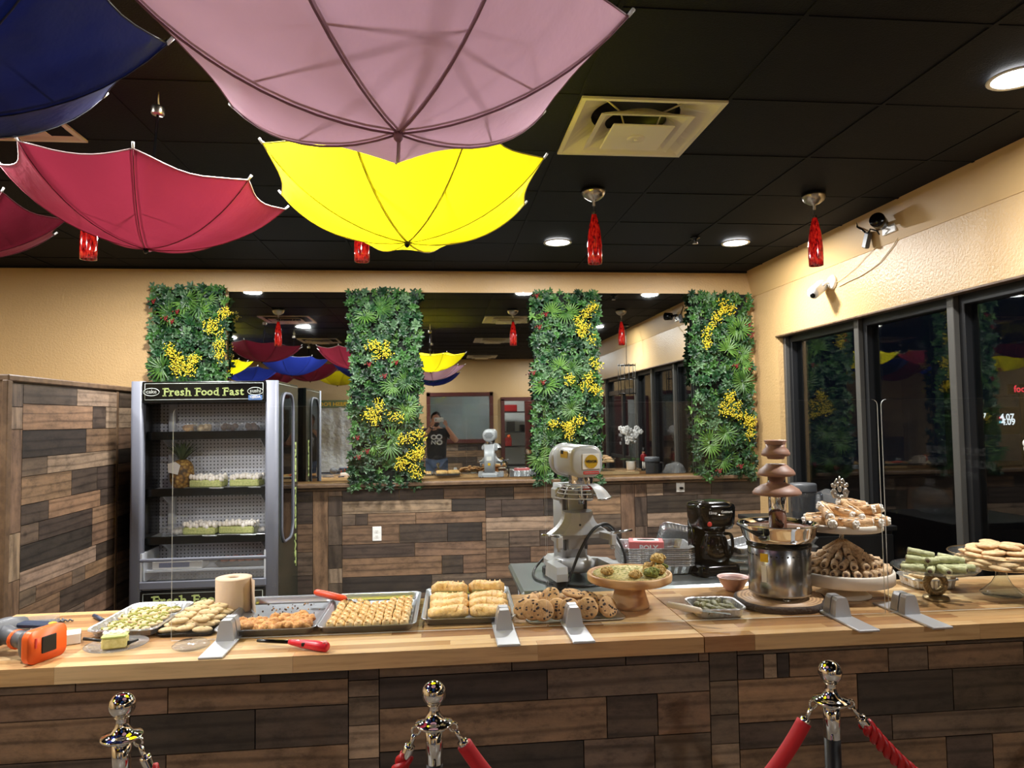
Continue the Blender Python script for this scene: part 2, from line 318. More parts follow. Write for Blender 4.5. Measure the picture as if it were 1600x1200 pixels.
# ------------------------------------------------------------------ mesh builder
class B:
    def __init__(s): s.v = []; s.f = []; s.mi = []; s.sm = []
    def add(s, vs, fs, M=None, mat=0, smooth=False):
        o = len(s.v)
        s.v.extend([tuple(M @ Vector(p)) for p in vs] if M is not None else [tuple(p) for p in vs])
        for f in fs: s.f.append(tuple(i+o for i in f)); s.mi.append(mat); s.sm.append(smooth)
        return s
    def box(s, c, d, ch=0.0, rot=None, mat=0):
        """box centred at c with sizes d, edges chamfered by ch"""
        M = Matrix.Translation(c) @ (rot.to_matrix().to_4x4() if isinstance(rot, Euler) else (rot or Matrix.Identity(4)))
        a, b, e = d[0]/2, d[1]/2, d[2]/2
        if ch <= 0:
            v = [(x, y, z) for x in (-a, a) for y in (-b, b) for z in (-e, e)]
            f = [(0, 1, 3, 2), (4, 6, 7, 5), (0, 4, 5, 1), (2, 3, 7, 6), (0, 2, 6, 4), (1, 5, 7, 3)]
            return s.add(v, f, M, mat)
        ch = min(ch, a*.95, b*.95, e*.95)
        idx = {}; v = []
        for sx in (-1, 1):
            for sy in (-1, 1):
                for sz in (-1, 1):
                    for k in range(3):
                        q = [sx*(a-ch), sy*(b-ch), sz*(e-ch)]; q[k] = (sx*a, sy*b, sz*e)[k]
                        idx[(sx, sy, sz, k)] = len(v); v.append(q)
        f = []
        for k in range(3):
            u, w_ = (k+1) % 3, (k+2) % 3
            for sg in (-1, 1):
                q = []
                for p in ((-1, -1), (1, -1), (1, 1), (-1, 1)):
                    t = [0, 0, 0]; t[k] = sg; t[u] = p[0]; t[w_] = p[1]; q.append(idx[(t[0], t[1], t[2], k)])
                f.append(q if sg > 0 else q[::-1])
        for k in range(3):
            u, w_ = (k+1) % 3, (k+2) % 3
            for p in ((-1, -1), (1, -1), (1, 1), (-1, 1)):
                def g(sg, kk):
                    t = [0, 0, 0]; t[k] = sg; t[u] = p[0]; t[w_] = p[1]; return idx[(t[0], t[1], t[2], kk)]
                q = [g(-1, u), g(1, u), g(1, w_), g(-1, w_)]
                f.append(q if p[0]*p[1] > 0 else q[::-1])
        for sx in (-1, 1):
            for sy in (-1, 1):
                for sz in (-1, 1):
                    q = [idx[(sx, sy, sz, k)] for k in range(3)]
                    f.append(q if sx*sy*sz > 0 else q[::-1])
        return s.add(v, f, M, mat)
    def rings(s, rs, M=None, mat=0, cap0=True, cap1=True, smooth=True, closed=True):
        """loft through rings of equally many points"""
        n = len(rs[0]); v = [p for r in rs for p in r]; f = []
        for i in range(len(rs)-1):
            for j in range(n if closed else n-1):
                k = (j+1) % n; f.append((i*n+j, i*n+k, (i+1)*n+k, (i+1)*n+j))
        if cap0: f.append(tuple(range(n-1, -1, -1)))
        if cap1: f.append(tuple((len(rs)-1)*n+j for j in range(n)))
        return s.add(v, f, M, mat, smooth)
    def lathe(s, prof, n=24, c=(0, 0, 0), M=None, mat=0, cap0=True, cap1=True, wob=None):
        rs = [[(c[0]+r*math.cos(2*PI*j/n)*(1+(wob(2*PI*j/n, z) if wob else 0)), c[1]+r*math.sin(2*PI*j/n)*(1+(wob(2*PI*j/n, z) if wob else 0)), c[2]+z) for j in range(n)] for r, z in prof]
        return s.rings(rs, M, mat, cap0, cap1)
    def tube(s, pts, r, n=8, mat=0, cap=True):
        pts = [Vector(p) for p in pts]; rr = r if isinstance(r, (list, tuple)) else [r]*len(pts)
        up = Vector((0, 0, 1)); rs = []; pn = None
        for i, p in enumerate(pts):
            t = (pts[min(i+1, len(pts)-1)]-pts[max(i-1, 0)])
            t = t.normalized() if t.length > 1e-9 else Vector((0, 0, 1))
            a = (pn - t*pn.dot(t)) if pn is not None else t.cross(up if abs(t.z) < .95 else Vector((1, 0, 0)))
            if a.length < 1e-6: a = t.orthogonal()
            a.normalize(); pn = a; b = t.cross(a)
            rs.append([tuple(p+(a*math.cos(2*PI*j/n)+b*math.sin(2*PI*j/n))*rr[i]) for j in range(n)])
        return s.rings(rs, None, mat, cap, cap)
    def cyl(s, p0, p1, r, n=12, mat=0, r1=None): return s.tube([p0, p1], [r, r if r1 is None else r1], n, mat)
    def ball(s, c, r, nu=12, nv=8, mat=0, jit=0, M=None):
        r = (r, r, r) if not isinstance(r, (tuple, list)) else r
        rs = []
        for i in range(1, nv):
            a = PI*i/nv
            rs.append([(r[0]*math.sin(a)*math.cos(2*PI*j/nu), r[1]*math.sin(a)*math.sin(2*PI*j/nu), -r[2]*math.cos(a)) for j in range(nu)])
        v = [p for q in rs for p in q]
        if jit: v = [tuple(x*(1+jit*(noise.noise(Vector(p)*(1.2/max(r)) + Vector(c)*31))) for x in p) for p in v]
        m = len(v); v += [(0, 0, -r[2]), (0, 0, r[2])]; f = []
        for i in range(nv-2):
            for j in range(nu):
                k = (j+1) % nu; f.append((i*nu+j, i*nu+k, (i+1)*nu+k, (i+1)*nu+j))
        for j in range(nu):
            k = (j+1) % nu; f.append((m, k, j)); f.append((m+1, (nv-2)*nu+j, (nv-2)*nu+k))
        T = Matrix.Translation(c)
        return s.add(v, f, T if M is None else T @ M, mat, True)
    def prism(s, poly, axis, a, b, mat=0, M=None, smooth=False):
        """extrude a 2D polygon along an axis from a to b"""
        def p3(p, h): q = list(p); q.insert('xyz'.index(axis), h); return tuple(q)
        n = len(poly); v = [p3(p, a) for p in poly]+[p3(p, b) for p in poly]
        f = [tuple(range(n-1, -1, -1)), tuple(range(n, 2*n))]+[(i, (i+1) % n, n+(i+1) % n, n+i) for i in range(n)]
        return s.add(v, f, M, mat, smooth)
    def mesh(s, name, mats, fix=True):
        me = bpy.data.meshes.new(name); me.from_pydata(s.v, [], s.f)
        for m in (mats if isinstance(mats, (list, tuple)) else [mats]): me.materials.append(MATS[m])
        me.polygons.foreach_set('material_index', s.mi); me.polygons.foreach_set('use_smooth', s.sm)
        if fix:
            bm = bmesh.new(); bm.from_mesh(me); bmesh.ops.recalc_face_normals(bm, faces=bm.faces); bm.to_mesh(me); bm.free()
        me.update(); return me
    def obj(s, name, mats, parent=None, loc=(0, 0, 0), rot=(0, 0, 0), fix=True):
        return link(name, s.mesh(name, mats, fix), parent, loc, rot)
def link(name, me, parent=None, loc=(0, 0, 0), rot=(0, 0, 0), scale=None):
    o = bpy.data.objects.new(name, me); COL.objects.link(o); o.parent = parent; o.location = loc; o.rotation_euler = rot
    if scale is not None: o.scale = scale
    return o
def tag(o, label, cat, group=None):
    o['label'] = label; o['category'] = cat
    if group: o['group'] = group
    return o
def thing(name, label, cat, loc=(0, 0, 0), rz=0.0, group=None):
    return tag(link(name, None, None, loc, (0, 0, rz)), label, cat, group)
def structure(o): o['kind'] = 'structure'; return o
def copy_tree(o, parent=None, loc=None, rot=None, label=None, group=None):
    c = o.copy(); COL.objects.link(c); c.parent = parent
    if loc is not None: c.location = loc
    if rot is not None: c.rotation_euler = rot
    if label: c['label'] = label
    if group: c['group'] = group
    for ch in list(o.children): copy_tree(ch, c)
    return c
def rrect(hx, hy, r, z, n=6, cx=0, cy=0, wob=None):
    """rounded rectangle ring"""
    p = []; r = min(r, hx*.999, hy*.999)
    for qx, qy, a0 in ((1, 1, 0), (-1, 1, 90), (-1, -1, 180), (1, -1, 270)):
        for k in range(n+1):
            a = R(a0+90*k/n); p.append((cx+qx*(hx-r)+r*math.cos(a), cy+qy*(hy-r)+r*math.sin(a), z))
    return p
def rrect_sub(hx, hy, r, z, m, ripple=0.0, ph=0):
    """rounded rectangle ring resampled to m points, optionally rippled outward"""
    q = rrect(hx, hy, r, z, 5); L = [0]
    for i in range(len(q)): L.append(L[-1]+(Vector(q[(i+1) % len(q)])-Vector(q[i])).length)
    out = []; j = 0
    for k in range(m):
        s_ = L[-1]*k/m
        while L[j+1] < s_: j += 1
        t = (s_-L[j])/max(1e-9, L[j+1]-L[j]); a, b = Vector(q[j]), Vector(q[(j+1) % len(q)]); p = a.lerp(b, t)
        d = (b-a); nrm = Vector((d.y, -d.x, 0)); nrm = nrm.normalized() if nrm.length else nrm
        p += nrm*(ripple if (k+ph) % 2 else 0); out.append(tuple(p))
    return out
def text_mesh(name, txt, size, mat, parent=None, loc=(0, 0, 0), rot=(0, 0, 0), bold=0.0, depth=.001, align='CENTER', stretch=1.0, slab=False):
    """lettering as thin solid letters; slab adds block serifs to the strokes"""
    cu = bpy.data.curves.new(name, 'FONT'); cu.body = txt; cu.size = size; cu.offset = bold; cu.extrude = depth/2
    cu.align_x = align; cu.align_y = 'CENTER'; cu.resolution_u = 2
    tmp = bpy.data.objects.new('tmp_text', cu); COL.objects.link(tmp)
    bpy.context.view_layer.update()
    me = bpy.data.meshes.new_from_object(tmp.evaluated_get(bpy.context.evaluated_depsgraph_get()))
    bpy.data.objects.remove(tmp); bpy.data.curves.remove(cu)
    me.materials.clear(); me.materials.append(MATS[mat]); me.name = name
    o = link(name, me, parent, loc, rot)
    if stretch != 1: o.scale = (stretch, 1, 1)
    return o
# ------------------------------------------------------------------ room shell
BACK, RW, LW, FW = 6.05, 2.80, -4.6, -3.05       # back wall, window wall, left wall, wall behind the camera
TONE = {'X': C(50, 43, 38), 'D': C(68, 57, 49), 'M': C(92, 78, 66), 'B': C(108, 86, 68), 'T': C(124, 99, 76), 'L': C(133, 114, 95)}
UNIT = B().box((0, 0, 0), (1, 1, 1)).mesh('plank', 'wood_plank')
UNITV = B().box((0, 0, 0), (1, 1, 1)).mesh('plank_upright', 'wood_plank_upright')
rp = random.Random(11)
def plank(parent, c, d, tone, upright=False, gain=1.0):
    o = link('plank', UNITV if upright else UNIT, parent, c, scale=d)
    k = rp.uniform(.9, 1.1)*gain; t = TONE[tone]; o.color = (t[0]*k, t[1]*k*rp.uniform(.97, 1.02), t[2]*k*rp.uniform(.94, 1.03), 1); return o
def pick(): return rp.choice('XDDMMBBTTLL')

floor = structure(B().box((-.9, 1.5, -.05), (7.6, 9.3, .1)).obj('floor', 'floor_tile'))
ceiling = structure(B().box((-.9, 1.5, CEIL+.24), (7.6, 9.3, .1)).obj('ceiling', 'grid_black'))
GX = [LW]+[1.185-.61*k for k in range(9, -1, -1)]+[1.845, 2.485, 2.745]
GY = [FW]+[2.722+.6*k for k in range(-9, 6)]+[BACK]
HOLES = []       # tiles replaced by an air diffuser
def tile_free(x, y): return not any(abs(x-a) < .2 and abs(y-b) < .2 for a, b in HOLES)
DIFF = [(.88, 3.022), (-1.865, 3.022), (.88, .622), (-1.865, .622), (.88, -2.38)]
HOLES = list(DIFF)
TILE = B().box((0, 0, 0), (1, 1, 1)).mesh('ceiling_tile', 'ceiling_black')
g = B()
for x in GX[1:-1]: g.box((x, 1.5, CEIL+.0125), (.016, 9.1, .012))
for y in GY[1:-1]: g.box((-.9, y, CEIL+.013), (7.3, .016, .012))
g.box((LW+.01, 1.5, CEIL+.003), (.03, 9.1, .014)); g.box((-.9, BACK-.012, CEIL+.003), (7.3, .03, .014))
g.obj('ceiling_grid', 'ceiling_black', ceiling)
for i in range(len(GX)-1):
    for j in range(len(GY)-1):
        x0, x1, y0, y1 = GX[i], GX[i+1], GY[j], GY[j+1]
        if tile_free((x0+x1)/2, (y0+y1)/2) and x1-x0 > .02:
            link('ceiling_tile', TILE, ceiling, ((x0+x1)/2, (y0+y1)/2, CEIL+.018+rp.uniform(-.0015, .0015)), scale=(x1-x0-.019, y1-y0-.019, .016))

# back wall with wainscot planks
wall_back = structure(B().box((-.9, BACK+.06, 1.45), (7.6, .12, 2.9)).obj('wall_back', 'wall_paint'))
PY = BACK-.012
def bx_(px, y=820): return on_y(px, y, PY).x
def row_back(zs, rows, upright=False):
    for (z1, z0), row in zip(zip(zs[:-1], zs[1:]), rows):
        for a, b, t in row:
            x0, x1 = bx_(a), bx_(b); plank(wall_back, ((x0+x1)/2, PY, (z0+z1)/2), (x1-x0-.004, .024, z1-z0-.004), t, upright)
ZC = [1.072, .955, .85, .755, .60, .487, .334, .19, .0]
row_back(ZC, [[(535, 624, 'D'), (624, 694, 'D'), (694, 759, 'B')], [(535, 706, 'L'), (706, 759, 'X')],
              [(535, 556, 'M'), (556, 575, 'D'), (575, 650, 'B'), (650, 759, 'B')], [(535, 624, 'B'), (624, 699, 'D'), (699, 753, 'X'), (753, 759, 'B')],
              [(535, 648, 'D'), (648, 759, 'B')], [(535, 690, 'T'), (690, 723, 'D'), (723, 759, 'B')], [(535, 674, 'X'), (674, 759, 'M')],
              [(535, 759, 'M')]])
row_back([1.072, .78, .55, .36, .17, 0], [[(457, 489, 'D')], [(457, 489, 'B')], [(457, 489, 'M')], [(457, 489, 'D')], [(457, 489, 'M')]])
row_back([1.072, .22, 0], [[(489, 513, 'T')], [(489, 513, 'M')]], True)
row_back([1.072, 1.0, .84, .6, .41, .29, 0], [[(513, 535, 'B')], [(513, 535, 'D')], [(513, 535, 'M')], [(513, 535, 'D')], [(513, 535, 'L')], [(513, 535, 'M')]], True)
ZD = [1.072, .938, .791, .672, .538, .405, .28, .13, 0]
row_back(ZD, [[(759, 803, 'D'), (803, 868, 'T'), (868, 970, 'M')], [(759, 784, 'D'), (784, 850, 'D'), (850, 912, 'X'), (912, 970, 'T')], [(759, 868, 'L'), (868, 920, 'M'), (920, 970, 'M')],
              [(759, 795, 'M'), (795, 843, 'M'), (843, 912, 'D'), (912, 970, 'X')], [(759, 795, 'B'), (795, 828, 'D'), (828, 970, 'B')], [(759, 830, 'B'), (830, 970, 'M')],
              [(759, 810, 'D'), (810, 970, 'X')], [(759, 970, 'M')]])
row_back([1.072, .12, 0], [[(970, 992, 'B')], [(970, 992, 'M')]], True)
row_back([1.072, .93, .68, .42, .2, 0], [[(992, 1011, 'B')], [(992, 1011, 'D')], [(992, 1011, 'M')], [(992, 1011, 'D')], [(992, 1011, 'M')]], True)
row_back(ZD, [[(1011, 1037, 'L'), (1037, 1112, 'D'), (1112, 1192, 'X')], [(1011, 1090, 'X'), (1090, 1192, 'D')], [(1011, 1130, 'L'), (1130, 1192, 'T')],
              [(1011, 1032, 'D'), (1032, 1048, 'M'), (1048, 1112, 'B'), (1112, 1192, 'L')], [(1011, 1078, 'M'), (1078, 1192, 'D')], [(1011, 1192, 'B')], [(1011, 1100, 'D'), (1100, 1192, 'M')], [(1011, 1192, 'D')]])
x = bx_(457)
for z1, z0 in zip(ZC[:-1], ZC[1:]):       # stretch hidden behind the cooler
    plank(wall_back, ((x-2.235)/2, PY, (z0+z1)/2), (x+2.235-.004, .024, z1-z0-.004), pick())
t_ = B().box(((bx_(457)-.9+2.765)/2-.15, BACK-.045, 1.09), (5.0, .09, .032), .006)
t_.box(((bx_(457)-.9+2.765)/2-.15, BACK-.034, 1.062), (5.0, .04, .026), .008)
structure(t_.obj('trim_1', 'trim_wood'))

# partition on the left, faced with the same planks
PX = -2.25
part = structure(B().box((PX-.05, 5.0, .93), (.09, 2.09, 1.86)).obj('wall_partition', 'trim_wood'))
def row_part(ys, zs, rows):
    for (z1, z0), row in zip(zip(zs[:-1], zs[1:]), rows):
        for a, b, t in row:
            y0, y1 = on_x(a, 700, PX).y, on_x(b, 700, PX).y
            plank(part, (PX, (y0+y1)/2, (z0+z1)/2), (.02, y1-y0-.004, z1-z0-.004), t)
def zp(zy): return on_x(31.5, 560+zy/3, PX).z
zx = lambda q: q/3
zs = [1.845, zp(212), zp(338), zp(469), zp(557), zp(690), zp(785), zp(880), zp(1000), zp(1092), zp(1172), zp(1290), zp(1400), .06]
rows = [[(95, 350, 'D'), (350, 540, 'L')], [(95, 425, 'T'), (425, 487, 'D'), (487, 540, 'L')], [(95, 396, 'X'), (396, 538, 'B')], [(95, 215, 'M'), (215, 540, 'L')],
        [(95, 330, 'T'), (330, 450, 'D'), (450, 540, 'D')], [(95, 225, 'D'), (225, 466, 'T'), (466, 540, 'D')], [(95, 180, 'M'), (180, 430, 'D'), (430, 540, 'T')],
        [(95, 430, 'X'), (430, 540, 'B')], [(95, 450, 'L'), (450, 540, 'D')], [(95, 172, 'M'), (172, 340, 'B'), (340, 400, 'M'), (400, 540, 'T')],
        [(95, 285, 'B'), (285, 540, 'D')], [(95, 400, 'M'), (400, 540, 'B')], [(95, 540, 'D')]]
row_part(None, zs, [[(a/3, b/3, t) for a, b, t in r_] for r_ in rows])
for a, b, t in ((1.845, 1.72, 'M'), (1.72, 1.6, 'L'), (1.6, 1.05, 'B'), (1.05, .8, 'L'), (.8, .5, 'B'), (.5, .06, 'M')):
    y0, y1 = 3.985, on_x(31.5, 700, PX).y; plank(part, (PX, (y0+y1)/2, (a+b)/2), (.02, y1-y0-.004, a-b-.004), t, True)
y0 = on_x(180, 700, PX).y
for k, (a, b) in enumerate(zip(zs[:-1], zs[1:])):
    plank(part, (PX, (y0+6.02)/2+.02, (a+b)/2), (.02, 6.02-y0-.03, a-b-.004), 'DLBXBDMXDBMDM'[k])
structure(B().box((PX-.045, 5.0, 1.872), (.13, 2.1, .035), .006).obj('trim_2', 'trim_wood'))
tt = B().box((PX+.004, 3.965, .93), (.03, .045, 1.86), .004); tt.box((PX-.1, 3.955, .93), (.03, .03, 1.86), .004); tt.box((PX+.006, y0+.006, .93), (.014, .03, 1.84), .003)
structure(tt.obj('trim_3', 'trim_wood'))

# window wall on the right: header, sill, pier and sloping soffit
SIL, HEAD = .45, 2.275
wr = B().box((RW+.11, 1.5, (HEAD+2.9)/2), (.22, 9.3, 2.9-HEAD)); wr.box((RW+.11, 1.5, SIL/2), (.22, 9.3, SIL))
wr.box((RW+.11, 5.86, (SIL+HEAD)/2), (.22, .5, HEAD-SIL)); wr.box((RW+.11, -2.98, (SIL+HEAD)/2), (.22, .3, HEAD-SIL))
wall_right = structure(wr.obj('wall_right', 'wall_paint'))
B().prism([(2.738, CEIL+.012), (RW+.02, CEIL+.012), (RW+.02, 2.672), (RW-.004, 2.676)], 'y', FW, BACK).obj('soffit', 'soffit_paint', wall_right)
GXW = RW+.125                                  # plane of the glazing
MU = [5.60, 4.575, 3.675, 2.76, 1.95, .10, -.85, -1.8, -2.82]
def glazing(n, y1, y0, door=False):
    nm = 'door_2' if door else 'window_%d' % n
    r = structure(link(nm, None, None, (GXW, (y0+y1)/2, 0)))
    h = (y1-y0)/2; f = B()
    zb = SIL if not door else .02
    for s in (-1, 1): f.box((0, s*(h-.034), (zb+HEAD)/2), (.09, .064, HEAD-zb), .003)
    f.box((0, 0, HEAD-.03), (.09, 2*h-.12, .06), .003); f.box((0, 0, zb+.03), (.09, 2*h-.12, .06), .003)
    if door:
        f.box((0, 0, 2.02), (.08, 2*h-.12, .07)); f.box((0, 0, 1.04), (.06, .09, 1.95)); f.box((0, 0, .99), (.03, 2*h-.1, .05))
    f.obj('window_frame' if not door else 'door_frame', 'frame_dark', r)
    B().box((0, 0, (zb+HEAD)/2), (.008, 2*h-.13, HEAD-zb-.13)).obj('pane', 'window_glass', r)
    m = B(); m.box((-.062, h, (zb+HEAD)/2), (.036, .052, HEAD-zb), .003); m.obj('mullion', 'mullion', r); return r
GL = []
for k in range(len(MU)-1): GL.append(glazing(k+1, MU[k], MU[k+1], k == 4))
structure(B().box((RW+.012, 1.4, HEAD-.006), (.055, 8.45, .014), .003).obj('trim_4', 'trim_wood')); MATS_T = None

# left wall, and the wall behind the camera with its window, door and wainscot (seen in the mirror)
structure(B().box((LW-.06, 1.5, 1.45), (.12, 9.3, 2.9)).obj('wall_left', 'wall_paint'))
WX0, WX1, WZ0, WZ1, DX0, DX1, DZ = -.24, 1.13, 1.16, 2.15, 1.36, 2.26, 2.04
wf = B()
for x0, x1, z0, z1 in ((LW, WX0, 0, 2.9), (WX0, WX1, 0, WZ0), (WX0, WX1, WZ1, 2.9), (WX1, DX0, 0, 2.9), (DX0, DX1, DZ, 2.9), (DX1, RW+.05, 0, 2.9)):
    wf.box(((x0+x1)/2, FW-.06, (z0+z1)/2), (x1-x0, .12, z1-z0))
wall_front = structure(wf.obj('wall_front', 'wall_paint'))
zz = [1.1, .96, .83, .7, .56, .43, .29, .15, 0]
for (z1, z0) in zip(zz[:-1], zz[1:]):
    x = LW
    while x < DX0-.1:
        x1 = min(DX0-.06, x+rp.uniform(.35, 1.1)); plank(wall_front, ((x+x1)/2, FW+.012, (z0+z1)/2), (x1-x-.005, .024, z1-z0-.005), pick()); x = x1
fr = structure(link('window_9', None, None, ((WX0+WX1)/2, FW+.01, 0)))
f = B(); hw = (WX1-WX0)/2
for s in (-1, 1): f.box((s*(hw-.02), 0, (WZ0+WZ1)/2), (.08, .15, WZ1-WZ0+.1), .006)
f.box((0, 0, WZ1), (2*hw+.04, .15, .085), .006); f.box((0, 0, WZ0), (2*hw+.04, .15, .085), .006)
f.obj('window_frame', 'mahogany', fr); B().box((0, -.05, (WZ0+WZ1)/2), (2*hw-.1, .008, WZ1-WZ0-.06)).obj('pane', 'window_glass', fr)
dr = structure(link('door_1', None, None, ((DX0+DX1)/2, FW+.01, 0))); f = B(); hw = (DX1-DX0)/2
for s in (-1, 1): f.box((s*(hw+.01), 0, DZ/2), (.08, .15, DZ), .006)
f.box((0, 0, DZ), (2*hw+.1, .15, .08), .006); f.obj('door_frame', 'mahogany', dr)
B().box((.21, .13, 1.0), (.44, .045, 1.98), .004, Euler((0, 0, R(-14)))).obj('door_leaf', 'mahogany', dr)
# the lit kitchen beyond the door
k = B().box((.9, FW-2.6, 1.4), (4.6, .1, 2.8)); k.box((-1.4, FW-1.37, 1.4), (.1, 2.4, 2.8)); k.box((3.2, FW-1.37, 1.4), (.1, 2.4, 2.8)); k.box((.9, FW-1.37, 2.77), (4.6, 2.4, .1)); k.box((.9, FW-1.37, -.05), (4.6, 2.4, .1))
structure(k.obj('wall_kitchen', 'kitchen_white'))
sh = thing('kitchen_shelf', 'black kitchen shelf behind the open brown door, seen in the mirror', 'shelf', (1.85, FW-2.05, 0))
s_ = B()
for z in (.5, .95, 1.3, 1.78): s_.box((0, 0, z), (1.1, .4, .03))
s_.obj('shelf_board', 'black_satin', sh)
for sx in (-.54, .54): B().box((sx, 0, .95), (.03, .38, 1.9)).obj('upright', 'black_satin', sh)
for i, (x, z, w_, h_, m) in enumerate(((1.62, 1.795, .5, .16, 'nut_red'), (1.72, 1.315, .18, .24, 'black_satin'), (2.05, 1.315, .22, .16, 'black_gloss'), (1.6, .965, .26, .2, 'nut_red'))):
    tag(B().box((x, FW-1.98, z+h_/2), (w_, .24, h_), .006).obj('kitchen_box', m), ('long red box on the top kitchen shelf', 'tall black box on the middle kitchen shelf', 'low black box on the middle kitchen shelf', 'red box on the lower kitchen shelf')[i], 'box')
tag(B().ball((1.66, FW-1.9, 1.05+.145), .05).obj('orange', 'tool_orange'), 'round orange ball on the red box of the kitchen shelf', 'fruit')
lt = thing('kitchen_light', 'white ceiling light of the kitchen beyond the door', 'ceiling light', (1.3, FW-1.2, 2.67))
B().box((0, 0, .02), (1.2, .3, .04), .005).obj('housing', 'white_plastic', lt); B().box((0, 0, -.004), (1.1, .24, .008)).obj('lens', 'kitchen_lamp', lt)

# mirror
mi = thing('wall_mirror', 'long frameless mirror on the back wall between the foliage panels', 'mirror', (.31, BACK-.004, 0))
B().box((0, -.004, 1.915), (4.06, .008, 1.575)).obj('glass', 'mirror_silver', mi)
# outside
structure(B().box((14, 3, -.12), (22.2, 40, .05)).obj('ground', 'asphalt'))
gs = thing('fuel_sign', 'lit fuel price sign far outside the window', 'sign', (13.0, 17.0, 0))
B().box((0, 0, 1.25), (.12, .12, 2.4)).obj('post', 'black_satin', gs)
o = on_y(1530, 655, 16.9)
pn = B().box((0, 0, 0), (1.9, .1, .7), .01).obj('panel', 'black_satin', gs, (o.x+.45-13.0, 0, o.z-.05))
for txt, px, py, m, s_ in (('4.87', 1533, 650, 'sign_white', .17), ('4.89', 1531, 656, 'sign_white', .14), ('4.07', 1574, 652, 'sign_white', .23), ('4.09', 1576, 659.5, 'sign_white', .23)):
    q = on_y(px, py, 16.9); text_mesh('lettering', txt, s_, m, gs, (q.x-13, -.09, q.z), (PI/2, 0, 0), .006)
q = on_y(1566, 652.5, 16.9); B().box((q.x-13, -.08, q.z), (.12, .02, .05)).obj('light_bar', 'sign_red', gs)
q = on_y(1566, 659.5, 16.9); B().box((q.x-13, -.08, q.z), (.12, .02, .05)).obj('light_bar', 'sign_cyan', gs)
q = on_y(1596, 608, 16.5); ns = thing('neon_sign', 'small red neon sign outside the right window', 'sign', (q.x, 16.5, 0))
B().box((0, .03, q.z/2), (.08, .05, q.z)).obj('post', 'black_satin', ns); B().box((0, .02, q.z), (.7, .05, .26)).obj('panel', 'black_satin', ns)
text_mesh('lettering', 'food', .24, 'sign_red', ns, (0, -.02, q.z), (PI/2, 0, 0), .004)
# ------------------------------------------------------------------ ceiling fixtures
for i, (x, y) in enumerate(LAMPS):
    lab = {2: 'round recessed downlight left of the red pendant, near the back wall', 3: 'round recessed downlight nearest the right back corner', 6: 'large bright downlight at the upper right edge', 0: 'recessed downlight above the red umbrella, reflected at the left of the mirror', 1: 'recessed downlight hidden behind the yellow umbrella', 4: 'recessed downlight hidden above the navy umbrella', 5: 'recessed downlight hidden above the pink umbrella', 7: 'recessed downlight at the left, nearer one of a pair in the mirror', 8: 'recessed downlight near the left wall outside the frame', 9: 'recessed downlight at the left, further one of a pair in the mirror', 10: 'recessed downlight behind the photographer', 11: 'recessed downlight behind the camera on the window side'}.get(i)
    d = thing('ceiling_downlight', lab or ('round recessed downlight'), 'ceiling light', (x, y, CEIL), 0, 'recessed downlights')
    B().lathe([(.086, .0), (.1, -.002), (.103, -.007), (.098, -.011), (.086, -.008)], 28, cap0=False, cap1=False).obj('trim_ring', 'white_plastic', d)
    B().lathe([(.0005, -.0045), (.087, -.0045), (.087, -.001), (.0005, -.001)], 28).obj('lens', 'lamp_lens', d)
    L = bpy.data.lights.new('lamp', 'AREA'); L.shape = 'DISK'; L.size = .16; L.energy = LAMP_W; L.color = LAMP_COL[:3]; L.spread = PI
    lo = bpy.data.objects.new('lamp', L); COL.objects.link(lo); lo.parent = d; lo.location = (0, 0, -.016)
def sqring(h, z): return [(h, h, z), (-h, h, z), (-h, -h, z), (h, -h, z)]
DL = ['square white air diffuser with open centre, right of the pink umbrella', 'white air diffuser partly hidden by the navy umbrella', 'white air diffuser behind the camera, second one back in the mirror', 'white air diffuser above the left umbrellas in the mirror', 'furthest white air diffuser in the mirror, near the wall with the framed window']
